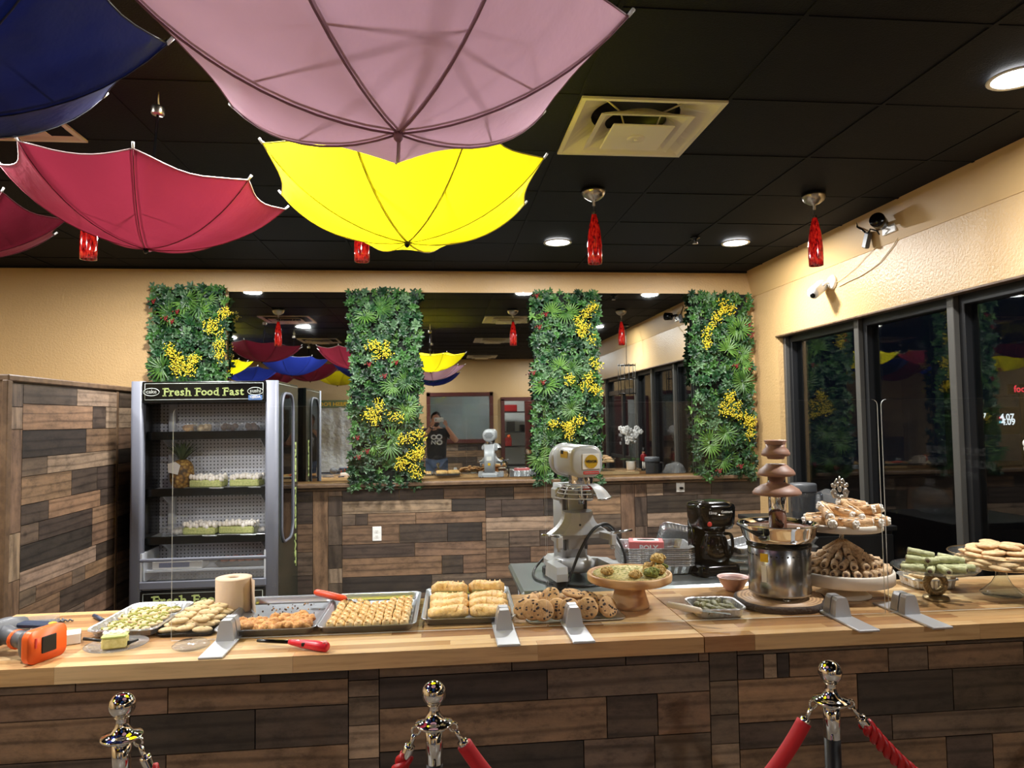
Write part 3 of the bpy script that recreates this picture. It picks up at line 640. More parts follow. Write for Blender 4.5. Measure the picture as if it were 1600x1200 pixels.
for i, (x, y) in enumerate(DIFF):
    d = thing('air_diffuser', DL[i] or 'square white air diffuser behind the camera, seen in the mirror', 'vent', (x, y, CEIL), 0, None if DL[i] else 'air diffusers seen in the mirror')
    cone = lambda a, za, b_, zb: B().rings([sqring(a, za), sqring(a, za+.004), sqring(b_, zb+.004), sqring(b_, zb)], None, 0, False, False, False)
    n = 32; dirs = [(math.cos(2*PI*k/n), math.sin(2*PI*k/n)) for k in range(n)]
    sq = lambda h, z_: [(h*c/max(abs(c), abs(s_)), h*s_/max(abs(c), abs(s_)), z_) for c, s_ in dirs]
    ci = lambda r, z_: [(r*c, r*s_, z_) for c, s_ in dirs]
    b = B().rings([sq(.302, .006), sq(.302, -.004), sq(.283, -.004), sq(.272, .004), ci(.196, .066), ci(.2, .072), sq(.28, .012), sq(.302, .006)], None, 0, False, False, False)
    b.obj('outer_frame', 'diffuser_white', d)
    b = B()
    n = 32
    for (h, zo, r_in, zi) in ((.2, -.02, .135, .035),):
        outer = []
        for k in range(n):
            a = 2*PI*k/n; s_ = 1/max(abs(math.cos(a)), abs(math.sin(a))); outer.append((h*math.cos(a)*s_, h*math.sin(a)*s_, zo))
        inner = [(r_in*math.cos(2*PI*k/n), r_in*math.sin(2*PI*k/n), zi) for k in range(n)]
        mid = [(p[0]*.88, p[1]*.88, zo+.006) for p in outer]
        b.rings([outer, [(p[0], p[1], p[2]+.004) for p in outer], [(p[0], p[1], p[2]+.004) for p in inner], inner, mid], None, 0, False, False, False)
        b.f.extend([((4*n+k), (4*n+(k+1) % n), (k+1) % n, k) for k in range(n)]); b.mi.extend([0]*n); b.sm.extend([False]*n)
    b.obj('middle_cone', 'diffuser_white', d)
    c_ = B().box((0, 0, -.034), (.27, .27, .01), .004); c_.lathe([(.04, -.038), (.038, -.042), (.012, -.044)], 20); c_.lathe([(.009, -.043), (.008, -.049), (.002, -.051)], 12)
    c_.obj('centre_plate', 'diffuser_white', d)
    dk = B().lathe([(.197, .066), (.197, .14)], 32, cap0=False); dk.obj('duct', 'black_satin', d)
    for k in range(4):
        a = PI/4+k*PI/2; B().tube([(.09*math.cos(a), .09*math.sin(a), -.03), (.13*math.cos(a), .13*math.sin(a), .04), (.3*math.cos(a), .3*math.sin(a), .06)], .004, 6).obj('strut', 'diffuser_white', d)
s = thing('ceiling_sprinkler', 'small black fire sprinkler on the ceiling between the two pendants', 'sprinkler', tuple(on_z(1086, 371, CEIL)))
B().lathe([(.036, 0), (.034, -.008), (.016, -.012), (.01, -.03)], 16).obj('cup', 'black_gloss', s); B().lathe([(.02, -.046), (.02, -.044)], 12).obj('deflector', 'chrome', s)
t = B(); t.tube([(.009, 0, -.012), (.015, 0, -.03), (.004, 0, -.045)], .002, 6); t.tube([(-.009, 0, -.012), (-.015, 0, -.03), (-.004, 0, -.045)], .002, 6); t.obj('yoke', 'black_gloss', s)

# ------------------------------------------------------------------ pendants
PEND = [(-1.80, 'red glass bottle pendant below the red umbrella'), (-.405, 'red glass bottle pendant hidden below the yellow umbrella'), (.872, 'red glass bottle pendant right of the yellow umbrella'), (2.168, 'red glass bottle pendant nearest the window wall')]
def pendant(x, y, label):
    p = thing('pendant_lamp', label, 'pendant lamp', (x, y, CEIL), 0, 'red glass pendants')
    B().lathe([(.068, 0), (.066, -.018), (.055, -.04), (.03, -.058), (.008, -.066), (.008, -.09), (.0005, -.092)], 28).obj('ceiling_cup', 'nickel', p)
    B().cyl((0, 0, -.09), (0, 0, -.165), .0035, 8).obj('cord', 'nickel', p)
    B().lathe([(.011, -.125), (.017, -.16), (.022, -.2), (.0225, -.215), (.018, -.218), (.0005, -.218)], 16).obj('socket', 'nickel', p)
    prof = [(.014, -.14), (.018, -.16), (.0265, -.195), (.0335, -.23), (.0385, -.275), (.041, -.325), (.041, -.375), (.0395, -.418), (.035, -.416), (.037, -.36), (.034, -.29), (.016, -.19)]
    B().lathe(prof, 24, cap0=False, cap1=False).obj('glass_shade', 'red_glass', p); return p
for x, l in PEND: pendant(x, 3.85, l)

# ------------------------------------------------------------------ umbrellas hung upside down
def umbrella(tip, r, d, rz, tilt, hue, label, seed=0, group=None, N=8):
    """inverted umbrella: tip is the lowest point, rim opens upward; tilt = (rx, ry) in degrees"""
    q = random.Random(seed)
    u = tag(link('umbrella', None, None, tip, (R(tilt[0]), R(tilt[1]), rz)), label, 'umbrella', group or 'umbrellas hung upside down from the ceiling')
    Rs = (r*r+d*d)/(2*d); pm = math.atan2(r, Rs-d); S = 8; T = 14
    def rib(t, a, k=1.0, dz=0.0):
        p = pm*t; return Vector((Rs*math.sin(p)*k*math.cos(a), Rs*math.sin(p)*k*math.sin(a), Rs*(1-math.cos(p))+dz))
    vs = []; idx = {}
    for j in range(T+1):
        for k in range(N*S):
            a0 = 2*PI*(k//S)/N; fr_ = (k % S)/S; half = PI/N
            da = (fr_-.5)*2*half; straight = math.cos(half)/math.cos(da); bulge = math.cos(PI*(fr_-.5)); 
            t = j/T; t_eff = t*(1-.055*bulge*(t**2))
            a = a0+fr_*2*half
            rr = 1-(1-straight)*(.55+.45*t)-.02*bulge*t
            p = rib(t_eff, a, rr); p.z += .012*bulge*math.sin(PI*t)+.004*noise.noise(Vector((p.x*9, p.y*9, seed)))
            vs.append(p)
    fs = []
    n = N*S
    for j in range(T):
        for k in range(n):
            a, b_ = j*n+k, j*n+(k+1) % n
            if j == 0: fs.append((a, b_+n, a+n))
            else: fs.append((a, b_, b_+n, a+n))
    c = B().add(vs, fs, None, 0, True); c.obj('canopy', 'fabric_'+hue, u)
    se = B(); hm = B()
    for k in range(N):
        pts = [rib(t/10, 2*PI*k/N)*1.0 - Vector((0, 0, .0012)) for t in range(11)]
        se.tube(pts, [.0026 if hue == 'pink' else .0017]*11, 5)
        ed = [vs[T*n+(k*S+i) % n] for i in range(S+1)]; hm.tube(ed, .0022, 5)
    se.obj('seams', 'seam_'+hue, u); hm.obj('hem', 'hem_light' if hue == 'red' else 'seam_'+hue, u)
    for k in range(N):
        a = 2*PI*k/N
        rb = B().tube([rib(t/8, a)+Vector((0, 0, .009)) for t in range(9)], .0025, 5)
        rb.tube([rib(.52, a)+Vector((0, 0, .012)), Vector((0, 0, d*.95))], .0022, 5)
        o = rb.obj('rib', 'frame_dark', u)
        e = rib(1.0, a); e2 = rib(1.035, a)
        B().tube([tuple(e), tuple(e2)], [.004, .0045], 6).obj('rib_cap', 'white_plastic', o)
    B().tube([(0, 0, .003), (0, 0, -.012), (0, 0, -.018)], [.011, .009, .004], 10).obj('ferrule', 'black_gloss' if hue != 'pink' else 'seam_pink', u)
    ax = Matrix.Rotation(rz, 4, 'Z') if False else None
    up = (Euler((R(tilt[0]), R(tilt[1]), rz)).to_matrix().inverted() @ Vector((0, 0, 1)))
    L = min(.52, (CEIL-tip[2]-.09))
    B().cyl((0, 0, 0), (0, 0, L), .005, 8).obj('shaft', 'black_gloss', u)
    hb = B().lathe([(.0215, L), (.024, L+.004), (.024, L+.028), (.022, L+.034), (.0005, L+.036)], 18); h = hb.obj('handle', 'nickel', u)
    top = Vector((0, 0, L+.034)); gap = (CEIL-tip[2]-top.z)/max(.5, up.z); 
    B().tube([top, top+up*(gap*.35)+Vector((.012, 0, 0)), top+up*gap, top+up*(gap*.45)-Vector((.01, 0, 0)), top+Vector((0, .004, 0))], .0018, 5).obj('hanging_loop', 'cord_white', u)
    return u
V = lambda px, py, Y: tuple(on_y(px, py, Y))
umbrella(V(622, 209, 1.45), .488, .209, R(93.7), (-2.2, 4.1), 'pink', 'pink umbrella hung upside down, the largest at the top', 1, None, 7)
umbrella(V(636, 379, 2.553), .51, .251, R(-64), (-2.9, -6), 'yellow', 'bright yellow umbrella hung upside down below the pink one', 2)
umbrella(V(228, 389, 2.806), .49, .235, R(-75), (-4.2, 2.8), 'red', 'raspberry red umbrella hung upside down at the left', 3)
umbrella((-1.08, 1.44, 2.215), .51, .26, R(20), (0, 1), 'navy', 'navy blue umbrella at the top left corner', 4)
umbrella((-2.13, 3.22, 2.35), .48, .22, R(12), (0, 4), 'maroon', 'dark maroon umbrella at the far left edge, mostly outside the frame', 5)
for px, py, Y, hue, lab, sd in ((0, 0, 0, 'blue', 'blue umbrella above the camera, seen in the mirror under the pink one', 6),):
    umbrella((-.15, .3, 2.24), .5, .26, R(10), (0, 2), hue, lab, sd)
umbrella((-.1, -.95, 2.24), .5, .26, R(33), (2, 0), 'navy', 'navy umbrella behind the camera, lowest under the blue one in the mirror', 7)
umbrella((-2.02, 2.0, 2.26), .5, .25, R(5), (0, 3), 'navy', 'navy umbrella outside the frame at left, in the mirror beside the maroon one', 8)
umbrella((-2.0, .7, 2.25), .5, .25, R(18), (0, -3), 'maroon', 'maroon umbrella seen in the mirror between navy and yellow ones', 9)
umbrella((-1.75, -.5, 2.24), .5, .25, R(25), (0, 3), 'yellow', 'yellow umbrella at the far end of the row in the mirror', 10)
umbrella((-3.15, 1.6, 2.27), .5, .25, R(40), (0, 3), 'yellow', 'yellow umbrella low beside the first foliage panel in the mirror', 11)
umbrella((-3.05, .35, 2.25), .5, .25, R(14), (0, 3), 'navy', 'navy umbrella right of the low yellow one in the mirror', 12)
umbrella((-2.95, -.9, 2.25), .5, .25, R(8), (0, 0), 'maroon', 'maroon umbrella at the bottom of the left group in the mirror', 13)

# ------------------------------------------------------------------ cameras, cables and outlets on the walls
p = on_x(1302, 441, RW)
wc = thing('security_camera', 'white cylindrical security camera on a round mount above the window', 'camera', tuple(p))
B().lathe([(.036, 0), (.036, .008), (.028, .018), (.01, .022)], 24, M=Matrix.Rotation(-PI/2, 4, 'Y')).obj('wall_mount', 'white_plastic', wc)
wc.scale = (1.4,)*3
B().tube([(-.015, 0, 0), (-.04, .008, -.005), (-.06, .025, -.03)], .007, 8).obj('arm', 'white_plastic', wc)
ax = Vector((-.75, -.45, -.48)).normalized(); ct = Vector((-.065, .035, -.03))
B().tube([ct-ax*.055, ct-ax*.05, ct+ax*.05, ct+ax*.055], [.026, .031, .031, .028], 20).obj('body', 'white_plastic', wc)
B().tube([ct+ax*.0552+Vector((0, 0, -.01)), ct+ax*.058+Vector((0, 0, -.01))], .013, 20).obj('lens', 'black_gloss', wc)
p = on_x(1390, 350, RW-.02)
bc = thing('black_camera', 'black camera with dangling plug on the upper right wall', 'camera', tuple(p))
B().box((-.004, 0, .0), (.012, .13, .12), .004).obj('wall_plate', 'white_plastic', bc)
ax = Vector((-.7, -.62, .1)).normalized(); ct = Vector((-.085, -.03, .0))
B().tube([ct-ax*.03, ct-ax*.028, ct+ax*.055, ct+ax*.06], [.03, .042, .046, .043], 20).obj('body', 'black_gloss', bc)
B().tube([(-.008, .03, .01), (-.05, .05, .0), tuple(ct-ax*.02)], .014, 8).obj('arm', 'black_gloss', bc)
B().box((-.03, .19, -.055), (.03, .05, .1), .006, Euler((R(25), 0, 0))).obj('plug', 'grey_plastic', bc)
B().tube([(-.03, .18, -.02), (-.05, .12, .0), (-.05, .05, -.03), (-.03, .06, -.05)], .005, 6).obj('cable', 'black_gloss', bc)
B().tube([(-.03, .19, -.01), (-.03, .24, .03), (-.03, .29, .06), (-.03, .285, .1), (-.035, .27, .12)], .006, 6).obj('cable', 'black_gloss', bc)
cw = B().tube([tuple(on_x(px, py, RW-.006)) for px, py in ((1403, 372), (1395, 385), (1375, 410), (1362, 420), (1345, 431), (1325, 440), (1310, 448))], .003, 6)
tag(cw.obj('camera_cable', 'cord_white'), 'cream cable running down the wall from the black camera', 'cable')
cw = B().tube([tuple(on_x(px, py, RW-.006)) for px, py in ((1378, 368), (1370, 385), (1352, 402), (1338, 418), (1318, 434), (1306, 442))], .002, 6)
tag(cw.obj('camera_cable', 'cord_white'), 'thinner cream cable left of the main camera cable', 'cable')
def outlet(px, py, lab, plug):
    p = on_y(px, py, BACK-.026); o = thing('wall_outlet', lab, 'outlet', tuple(p))
    B().box((0, -.002, 0), (.074, .007, .118), .003).obj('cover_plate', 'white_plastic', o)
    for z in (-.021, .021):
        f = B().prism([(.0165*math.cos(2*PI*k/16), .0135*math.sin(2*PI*k/16)) for k in range(16)], 'y', -.008, -.004).obj('socket_face', 'card_white', o, (0, 0, z))
        s_ = B()
        for dx in (-.006, .006): s_.box((dx, -.0084, .003), (.002, .001, .008))
        s_.ball((0, -.008, -.006), (.0025, .001, .0025), 8, 6); s_.obj('slots', 'text_black', f)
    if plug: B().box((.002, -.02, -.024), (.03, .03, .02), .005).obj('plug', 'black_gloss', o)
outlet(589, 834, 'white double wall outlet below the second foliage panel, left part of the wall', False)
outlet(1063, 758, 'white wall outlet with a black plug, under the mirror at right', True)
# ------------------------------------------------------------------ serving counter
CT, CF, CB, CL, SEAM = .905, 2.265, 2.912, -1.60, .849      # top height, front, back, left end, seam
rc = random.Random(5)
bc_ = thing('serving_counter', 'long serving counter faced with mixed brown reclaimed planks', 'counter', (0, 0, 0))
PF = 2.315
B().box(((CL+.05+2.78)/2, (PF+2.85)/2+.01, .427), (2.78-CL-.05, 2.85-PF, .852)).obj('body', 'wood_plank', bc_).color = TONE['D']
def pc(x0, x1, z1, z0, t, up=False):
    plank(bc_, ((x0+x1)/2, PF, (z0+z1)/2), (x1-x0-.0035, .02, z1-z0-.0035), t, up, 1.4)
fx = lambda px, py=1100: on_y(px, py, PF).x
def rows_c(zs, rows, up=False):
    for (z1, z0), row in zip(zip(zs[:-1], zs[1:]), rows):
        for a, b, t in row: pc(a if isinstance(a, float) else fx(a), b if isinstance(b, float) else fx(b), z1, z0, t, up)
L0 = CL+.05
z = lambda px, py: on_y(px, py, PF).z
rows_c([.852, z(350, 1068), z(350, 1109), z(350, 1172), .44, .30, .14, .01],
       [[(L0, 120, 'M'), (120, 408, 'M'), (408, 545, 'X')], [(L0, 264, 'B'), (264, 545, 'B')], [(L0, 205, 'B'), (205, 400, 'X'), (400, 545, 'D')], [(L0, 262, 'D'), (262, 545, 'B')],
        [(L0, 300, 'M'), (300, 545, 'T')], [(L0, 400, 'B'), (400, 545, 'D')], [(L0, 200, 'D'), (200, 545, 'M')]])
rows_c([.852, z(570, 1061), z(570, 1087), z(570, 1131), z(570, 1183), .42, .2, .01], [[(545, 593, 'D')], [(545, 593, 'M')], [(545, 593, 'M')], [(545, 593, 'L')], [(545, 593, 'M')], [(545, 593, 'D')], [(545, 593, 'B')]])
rows_c([.852, z(700, 1052), z(700, 1100), z(700, 1167), .45, .3, .15, .01],
       [[(593, 800, 'M'), (800, 978, 'D'), (978, 1092, 'D'), (1092, 1108, 'B')], [(593, 855, 'X'), (855, 1108, 'M')], [(593, 947, 'B'), (947, 1026, 'D'), (1026, 1108, 'B')],
        [(593, 910, 'X'), (910, 1020, 'M'), (1020, 1108, 'M')], [(593, 800, 'T'), (800, 1108, 'D')], [(593, 1000, 'M'), (1000, 1108, 'B')], [(593, 1108, 'D')]])
rows_c([.852, z(1130, 1062), z(1130, 1115), z(1130, 1160), .3, .01], [[(1108, 1152, 'D')], [(1108, 1152, 'M')], [(1108, 1152, 'M')], [(1108, 1152, 'L')], [(1108, 1152, 'D')]])
rows_c([.852, z(1300, 1015), z(1300, 1053), z(1300, 1120), z(1300, 1160), .36, .2, .01],
       [[(1152, 1480, 'M'), (1480, 2.78, 'D')], [(1152, 1193, 'D'), (1193, 1214, 'L'), (1214, 1233, 'X'), (1233, 1388, 'B'), (1388, 1450, 'M'), (1450, 1600, 'B'), (1600, 2.78, 'M')],
        [(1152, 1338, 'T'), (1338, 1487, 'X'), (1487, 2.78, 'D')], [(1152, 1390, 'D'), (1390, 1600, 'M'), (1600, 2.78, 'B')],
        [(1152, 1473, 'B'), (1473, 1545, 'D'), (1545, 2.78, 'B')], [(1152, 1400, 'M'), (1400, 2.78, 'D')], [(1152, 2.78, 'B')]])
STV = B().box((0, 0, 0), (1, 1, 1), .0).mesh('stave', 'butcher_block')
BT = [C(196, 158, 110), C(208, 172, 124), C(184, 142, 95), C(214, 182, 136), C(166, 124, 82), C(202, 164, 115), C(190, 150, 102), C(156, 114, 75)]
def slab(x0, x1, label):
    s = thing('countertop', label, 'worktop', (0, 0, CT))
    n = 15; wd = (CB-CF)/n
    B().box(((x0+x1)/2, (CF+CB)/2, -.026), (x1-x0-.006, CB-CF-.006, .046)).obj('core', 'turned_wood', s)
    for j in range(n):
        x = x0; first = True
        while x < x1-.02:
            x2 = x+rc.uniform(.2, .75)*(rc.random() if first else 1)+.06; first = False
            if x2 > x1-.12: x2 = x1
            o = link('stave', STV, s, ((x+x2)/2, CF+(j+.5)*wd, -.025), scale=(x2-x-.0006, wd-.0005, .05))
            c = rc.choice(BT); k = rc.uniform(.92, 1.06); o.color = (c[0]*k, c[1]*k, c[2]*k, 1); x = x2
    return s
slab(CL, SEAM-.0015, 'long left butcher block countertop holding the sheet pans')
slab(SEAM+.0015, 2.78, 'right butcher block countertop under the chocolate fountain')

# ------------------------------------------------------------------ acrylic sneeze guards on brackets
GP = [((-.879, 2.468), (.362, 2.449)), ((.368, 2.449), (1.578, 2.423)), ((1.592, 2.423), (2.74, 2.412))]
GT = 1.672
def guard(a, b, xs, label):
    a, b = Vector((*a, 0)), Vector((*b, 0)); L = (b-a).length; ang = math.atan2(b.y-a.y, b.x-a.x)
    g = thing('sneeze_guard', label, 'sneeze guard', (a.x, a.y, CT), ang)
    h = GT-CT; r = .02; t = .0026
    out = [(0, .004), (L, .004)]+[(L-r+r*math.cos(R(q)), h-r+r*math.sin(R(q))) for q in (0, 30, 60, 90)]+[(r+r*math.cos(R(q)), h-r+r*math.sin(R(q))) for q in (90, 120, 150, 180)]
    f = B().prism(out, 'y', -t, t)
    f.f = f.f[:2]; f.mi = f.mi[:2]; f.sm = f.sm[:2]
    f.obj('panel', 'acrylic', g, fix=False)
    n = len(out); e = B().add([(p[0], -t*.9, p[1]) for p in out]+[(p[0], t*.9, p[1]) for p in out], [(i, (i+1) % n, n+(i+1) % n, n+i) for i in range(n)])
    ins = [(min(max(p[0], .0016), L-.0016), min(max(p[1], .0056), h-.0008)) for p in out]
    e.obj('polished_edge', 'acrylic_edge', g)
    for x in xs:
        lx = (Vector((x, 0, 0))-Vector((a.x, 0, 0))).x/math.cos(ang)
        k = B().box((lx, -.03, .004), (.073, .33, .008), .002, Euler((0, 0, -ang)))
        pr = [(-.032, .008), (.032, .008), (.03, .025), (.023, .062), (.017, .072), (-.017, .072), (-.023, .062), (-.03, .025)]
        prof = [[(lx+q[0]*.84, yy, q[1]) for q in pr] for yy in (-.03, -.004)]
        k.rings([[(lx+q[0]*.9, -.044+q[1]*.1, q[1]) for q in pr], [(lx+q[0]*.84, -.0035, q[1]) for q in pr]], smooth=False)
        k.rings([[(lx+q[0]*.84, .0035, q[1]) for q in pr], [(lx+q[0]*.9, .044-q[1]*.1, q[1]) for q in pr]], smooth=False)
        k.obj('bracket', 'bracket_metal', g)
    return g
guard(*GP[0], [-.695, .213], 'clear acrylic sneeze guard in front of the sheet pans, left of three')
guard(*GP[1], [.452, 1.398], 'clear acrylic sneeze guard in front of cookies and chocolate fountain, middle of three')
guard(*GP[2], [1.652], 'clear acrylic sneeze guard in front of the glass cake stands, right of three')

# ------------------------------------------------------------------ open refrigerated display case
X0, X1, Y0, Y1, FT = -2.092, -1.127, 5.10, 5.86, 1.912
fz = lambda py: on_y(320, py, Y0).z
fxx = lambda px, py=700: on_y(px, py, Y0).x
fr = thing('display_cooler', 'tall open refrigerated display case with black header against the back wall', 'refrigerator', ((X0+X1)/2, Y0, 0))
fc = (X0+X1)/2; hw = (X1-X0)/2
for s in (-1, 1):
    o = B().rings([[(s*(hw-.001), .03, zz_), (s*(hw-.001), .76, zz_), (s*(hw-.024), .76, zz_), (s*(hw-.024), .03, zz_)] for zz_ in (.06, FT-.002)], smooth=False).obj('side_panel', 'fridge_green', fr)
    post = B(); post.rings([rrect(.042, .036, .024, zz_, 5, s*(hw-.036), .03) for zz_ in (.05, FT)]); post.obj('corner_post', 'fridge_grey', fr)
    # window frame and lettering on the side
    pts = [(s*(hw+.004), .14+q[0], q[1]) for q in [(p[0]+.22, p[1]+1.29) for p in rrect(.2, .54, .12, 0, 5)]]
    B().tube(pts+[pts[0]], .01, 6, cap=False).obj('window_rim', 'fridge_grey', o)
    ring = [(s*(hw+.002), p[1], p[2]) for p in pts]; B().add(ring+[(s*(hw-.0005), p[1], p[2]) for p in pts], [tuple(range(len(pts)))]).obj('side_window', 'dark_glass', o, fix=False)
    text_mesh('lettering', 'FRESH FOOD FAST', .068, 'text_green', o, (s*(hw+.0015), .655, .98), Matrix(((0, 0, s), (s*0, 1*0, 0), (0, 0, 0))).to_euler() if False else ((0, PI/2, 0) if s > 0 else (0, -PI/2, PI)), .0025, .002, stretch=1.7)
    B().tube([(s*(hw+.001), .05, FT-.02), (s*(hw+.001), .74, FT-.02)], .0015, 4).obj('pinstripe', 'text_pale', o)
B().box((0, .38, FT-.012), (2*hw-.05, .7, .02)).obj('roof', 'fridge_black', fr)
B().box((0, .75, .95), (2*hw-.05, .02, 1.9)).obj('rear_panel', 'fridge_black', fr)
# header
hz1, hz0 = FT-.004, fz(629)
hd = B().box((0, .02, (hz1+hz0)/2), (2*hw-.14, .05, hz1-hz0), .004).obj('header', 'fridge_black', fr)
zt, zb_ = fz(599), fz(624)
rim = B()
a_ = hw-.09
for p, q in (((-a_, zt), (a_, zt)), ((a_, zt), (a_, zb_)), ((a_, zb_), (-a_, zb_)), ((-a_, zb_), (-a_, zt))): rim.tube([(p[0], -.006, p[1]), (q[0], -.006, q[1])], .0018, 4)
rim.obj('border_line', 'text_pale', hd)
GL_ = {}
def slab_text(txt, cx, cz, y, size, parent, mat):
    """bold lettering with block serifs, letter by letter"""
    hgt = size*.73; adv = {'F': .66, 'r': .52, 'e': .6, 's': .54, 'h': .7, 'o': .63, 'd': .68, 'a': .62, 't': .46, ' ': .38, 'c': .55, 'l': .34, 'i': .34}
    kk = .84; tot = sum(adv[c] for c in txt)*size*kk; x = cx-tot/2
    th = .095*size; ser = B()
    for c in txt:
        w_ = adv[c]*size*kk
        if c != ' ':
            text_mesh('lettering', c, size, mat, parent, (x+w_/2, y, cz), (PI/2, 0, 0), size*.022, .002)
            base = cz-hgt*.5
            def sb(dx, dz, w2): ser.box((x+w_/2+dx*size, y, base+dz*size), (w2*size, .002, th))
            if c == 'F': sb(-.14, .045, .34); sb(-.22, .69, .2); sb(.25, .6, .08)
            if c == 'r': sb(-.08, .045, .34); sb(-.17, .5, .16)
            if c == 'h': sb(-.17, .045, .26); sb(.18, .045, .26); sb(-.24, .69, .16)
            if c == 'd': sb(.23, .045, .16); sb(.1, .69, .18)
            if c == 'a': sb(.22, .045, .14)
        x += w_
    ser.obj('serifs', mat, parent)['kind'] = 'stuff'
slab_text('Fresh Food Fast', fxx(318)-fc, fz(612.5), -.006, .074, hd, 'text_green')
for px in (236, 399):
    o = B(); cx_, cz_ = fxx(px)-fc, fz(612)
    el = [(cx_+.052*math.cos(2*PI*k/20), -.006, cz_+.026*math.sin(2*PI*k/20)) for k in range(20)]; o.tube(el+[el[0]], .0022, 4, cap=False)
    o.obj('logo_oval', 'text_pale', hd); text_mesh('lettering', 'cake' if px == 236 else 'sushi', .038, 'text_pale', hd, (cx_, -.006, cz_+.003), (PI/2, 0, 0), .0008)
st = B().box((fxx(399)-fc, -.007, fz(622)), (.092, .003, .034)).obj('sticker', 'sticker_blue', hd)
text_mesh('lettering', 'OJEDA', .024, 'text_white', st, (fxx(399)-fc, -.0095, fz(621)), (PI/2, 0, 0), .001)
# interior
IB = .335
B().box((.0, IB+.01, 1.1), (2*hw-.06, .014, 1.62)).obj('back_liner', 'pegboard', fr)
B().box((-hw+.16, IB-.02, 1.05), (.045, .03, 1.5)).obj('shelf_upright', 'fridge_liner', fr)
B().box((hw-.13, IB-.02, 1.05), (.045, .03, 1.5)).obj('shelf_upright', 'fridge_liner', fr)
for s in (-1, 1): B().box((s*(hw-.062), .2, 1.15), (.01, .27, 1.4)).obj('inner_glass', 'fridge_black', fr)
B().box((0, .2, fz(630)+.01), (2*hw-.1, .3, .02)).obj('inner_top', 'fridge_black', fr)
SH = [(675, 685), (763, 773), (837, 847)]
SHZ = []
for a, b_ in SH:
    za, zb2 = on_y(320, a, Y0+.1).z, on_y(320, b_, Y0+.1).z; SHZ.append(za)
    sh_ = B().box((0, .21, za-.012), (2*hw-.14, .25, .012)).obj('shelf', 'fridge_liner', fr)
    B().box((0, .085, (za+zb2)/2), (2*hw-.14, .01, za-zb2+.012), .003).obj('price_rail', 'fridge_black', sh_)
    for s in (-1, 1): B().prism([(.1, za-.03), (.32, za-.03), (.32, za-.13), (.28, za-.12)], 'x', s*(hw-.15), s*(hw-.15)+.006).obj('shelf_bracket', 'fridge_liner', sh_)
zs1, zs2, zs3 = fz(873), fz(907), fz(917)
BK = zs1-.075
B().box((0, .2, BK-.01), (2*hw-.1, .3, .012)).obj('well_floor', 'fridge_liner', fr)
B().box((0, .005, zs1+.0), (2*hw-.13, .03, .022), .006).obj('front_sill', 'fridge_grey', fr)
B().box((0, .005, (zs2+zs3)/2), (2*hw-.13, .03, zs2-zs3+.01), .006).obj('front_sill', 'fridge_grey', fr)
B().box((0, .012, (zs1+zs2)/2), (2*hw-.13, .006, zs1-zs2-.02)).obj('sill_glass', 'clear_plastic', fr)
for s in (-1, 1): B().box((s*(hw-.075), .15, (zs1+zs2)/2+.02), (.012, .3, .2)).obj('well_side', 'fridge_liner', fr)
B().box((0, .17, zs3-.01), (2*hw-.1, .3, .012)).obj('lower_deck', 'fridge_liner', fr)
kp = B().box((0, .02, (zs3-.02+.08)/2), (2*hw-.13, .04, zs3-.1)).obj('kick_panel', 'fridge_black', fr)
rim = B(); z1_, z0_ = fz(925), fz(925)-.36
for p, q in (((-a_, z1_), (a_, z1_)), ((a_, z1_), (a_, z0_)), ((a_, z0_), (-a_, z0_)), ((-a_, z0_), (-a_, z1_))): rim.tube([(p[0], -.002, p[1]), (q[0], -.002, q[1])], .0018, 4)
rim.obj('border_line', 'text_pale', kp)
slab_text('Fresh Food Fast', .0, fz(937), -.003, .092, kp, 'text_green')
B().box((0, .39, .04), (2*hw-.06, .68, .08)).obj('plinth', 'black_satin', fr)
# goods in the cooler
def at_shelf(px, k, dy=.2): 
    q = on_y(px, 800, Y0+dy); return (q.x, Y0+dy, SHZ[k]-.006)
q = at_shelf(284, 1, .19)
pa = thing('pineapple', 'whole pineapple with a paper tag on the middle cooler shelf', 'fruit', q)
B().lathe([(.035, 0), (.062, .012), (.078, .055), (.081, .1), (.076, .15), (.058, .19), (.03, .205)], 20, wob=lambda a, z_: .03*math.sin(a*8+z_*90)*math.cos(z_*140)).obj('fruit_body', 'pineapple_skin', pa)
cr = B(); rr_ = random.Random(3)
for k in range(34):
    a = k*2.4; t = k/34; L = .17*(1-.45*t)+.02; e = .95-.75*t if t < .9 else .15
    d_ = Vector((math.cos(a)*math.cos(1.5-e), math.sin(a)*math.cos(1.5-e), math.sin(1.5-e))); sd = Vector((-math.sin(a), math.cos(a), 0))
    b0 = Vector((0, 0, .195+.03*t)); m_ = b0+d_*L*.6; e_ = b0+d_*L+Vector((math.cos(a), math.sin(a), -.1))*.02
    cr.add([b0-sd*.012, b0+sd*.012, m_+sd*.008, e_, m_-sd*.008], [(0, 1, 2, 4), (4, 2, 3)])
cr.obj('crown', 'pineapple_leaf', pa, fix=False)
B().prism([(-.045, -.02), (.03, -.035), (.05, .03), (.01, .055), (-.05, .04)], 'y', -.088, -.085).obj('paper_tag', 'card_white', pa, (0, 0, .14), (0, 0, R(-18)))
rk = random.Random(8)
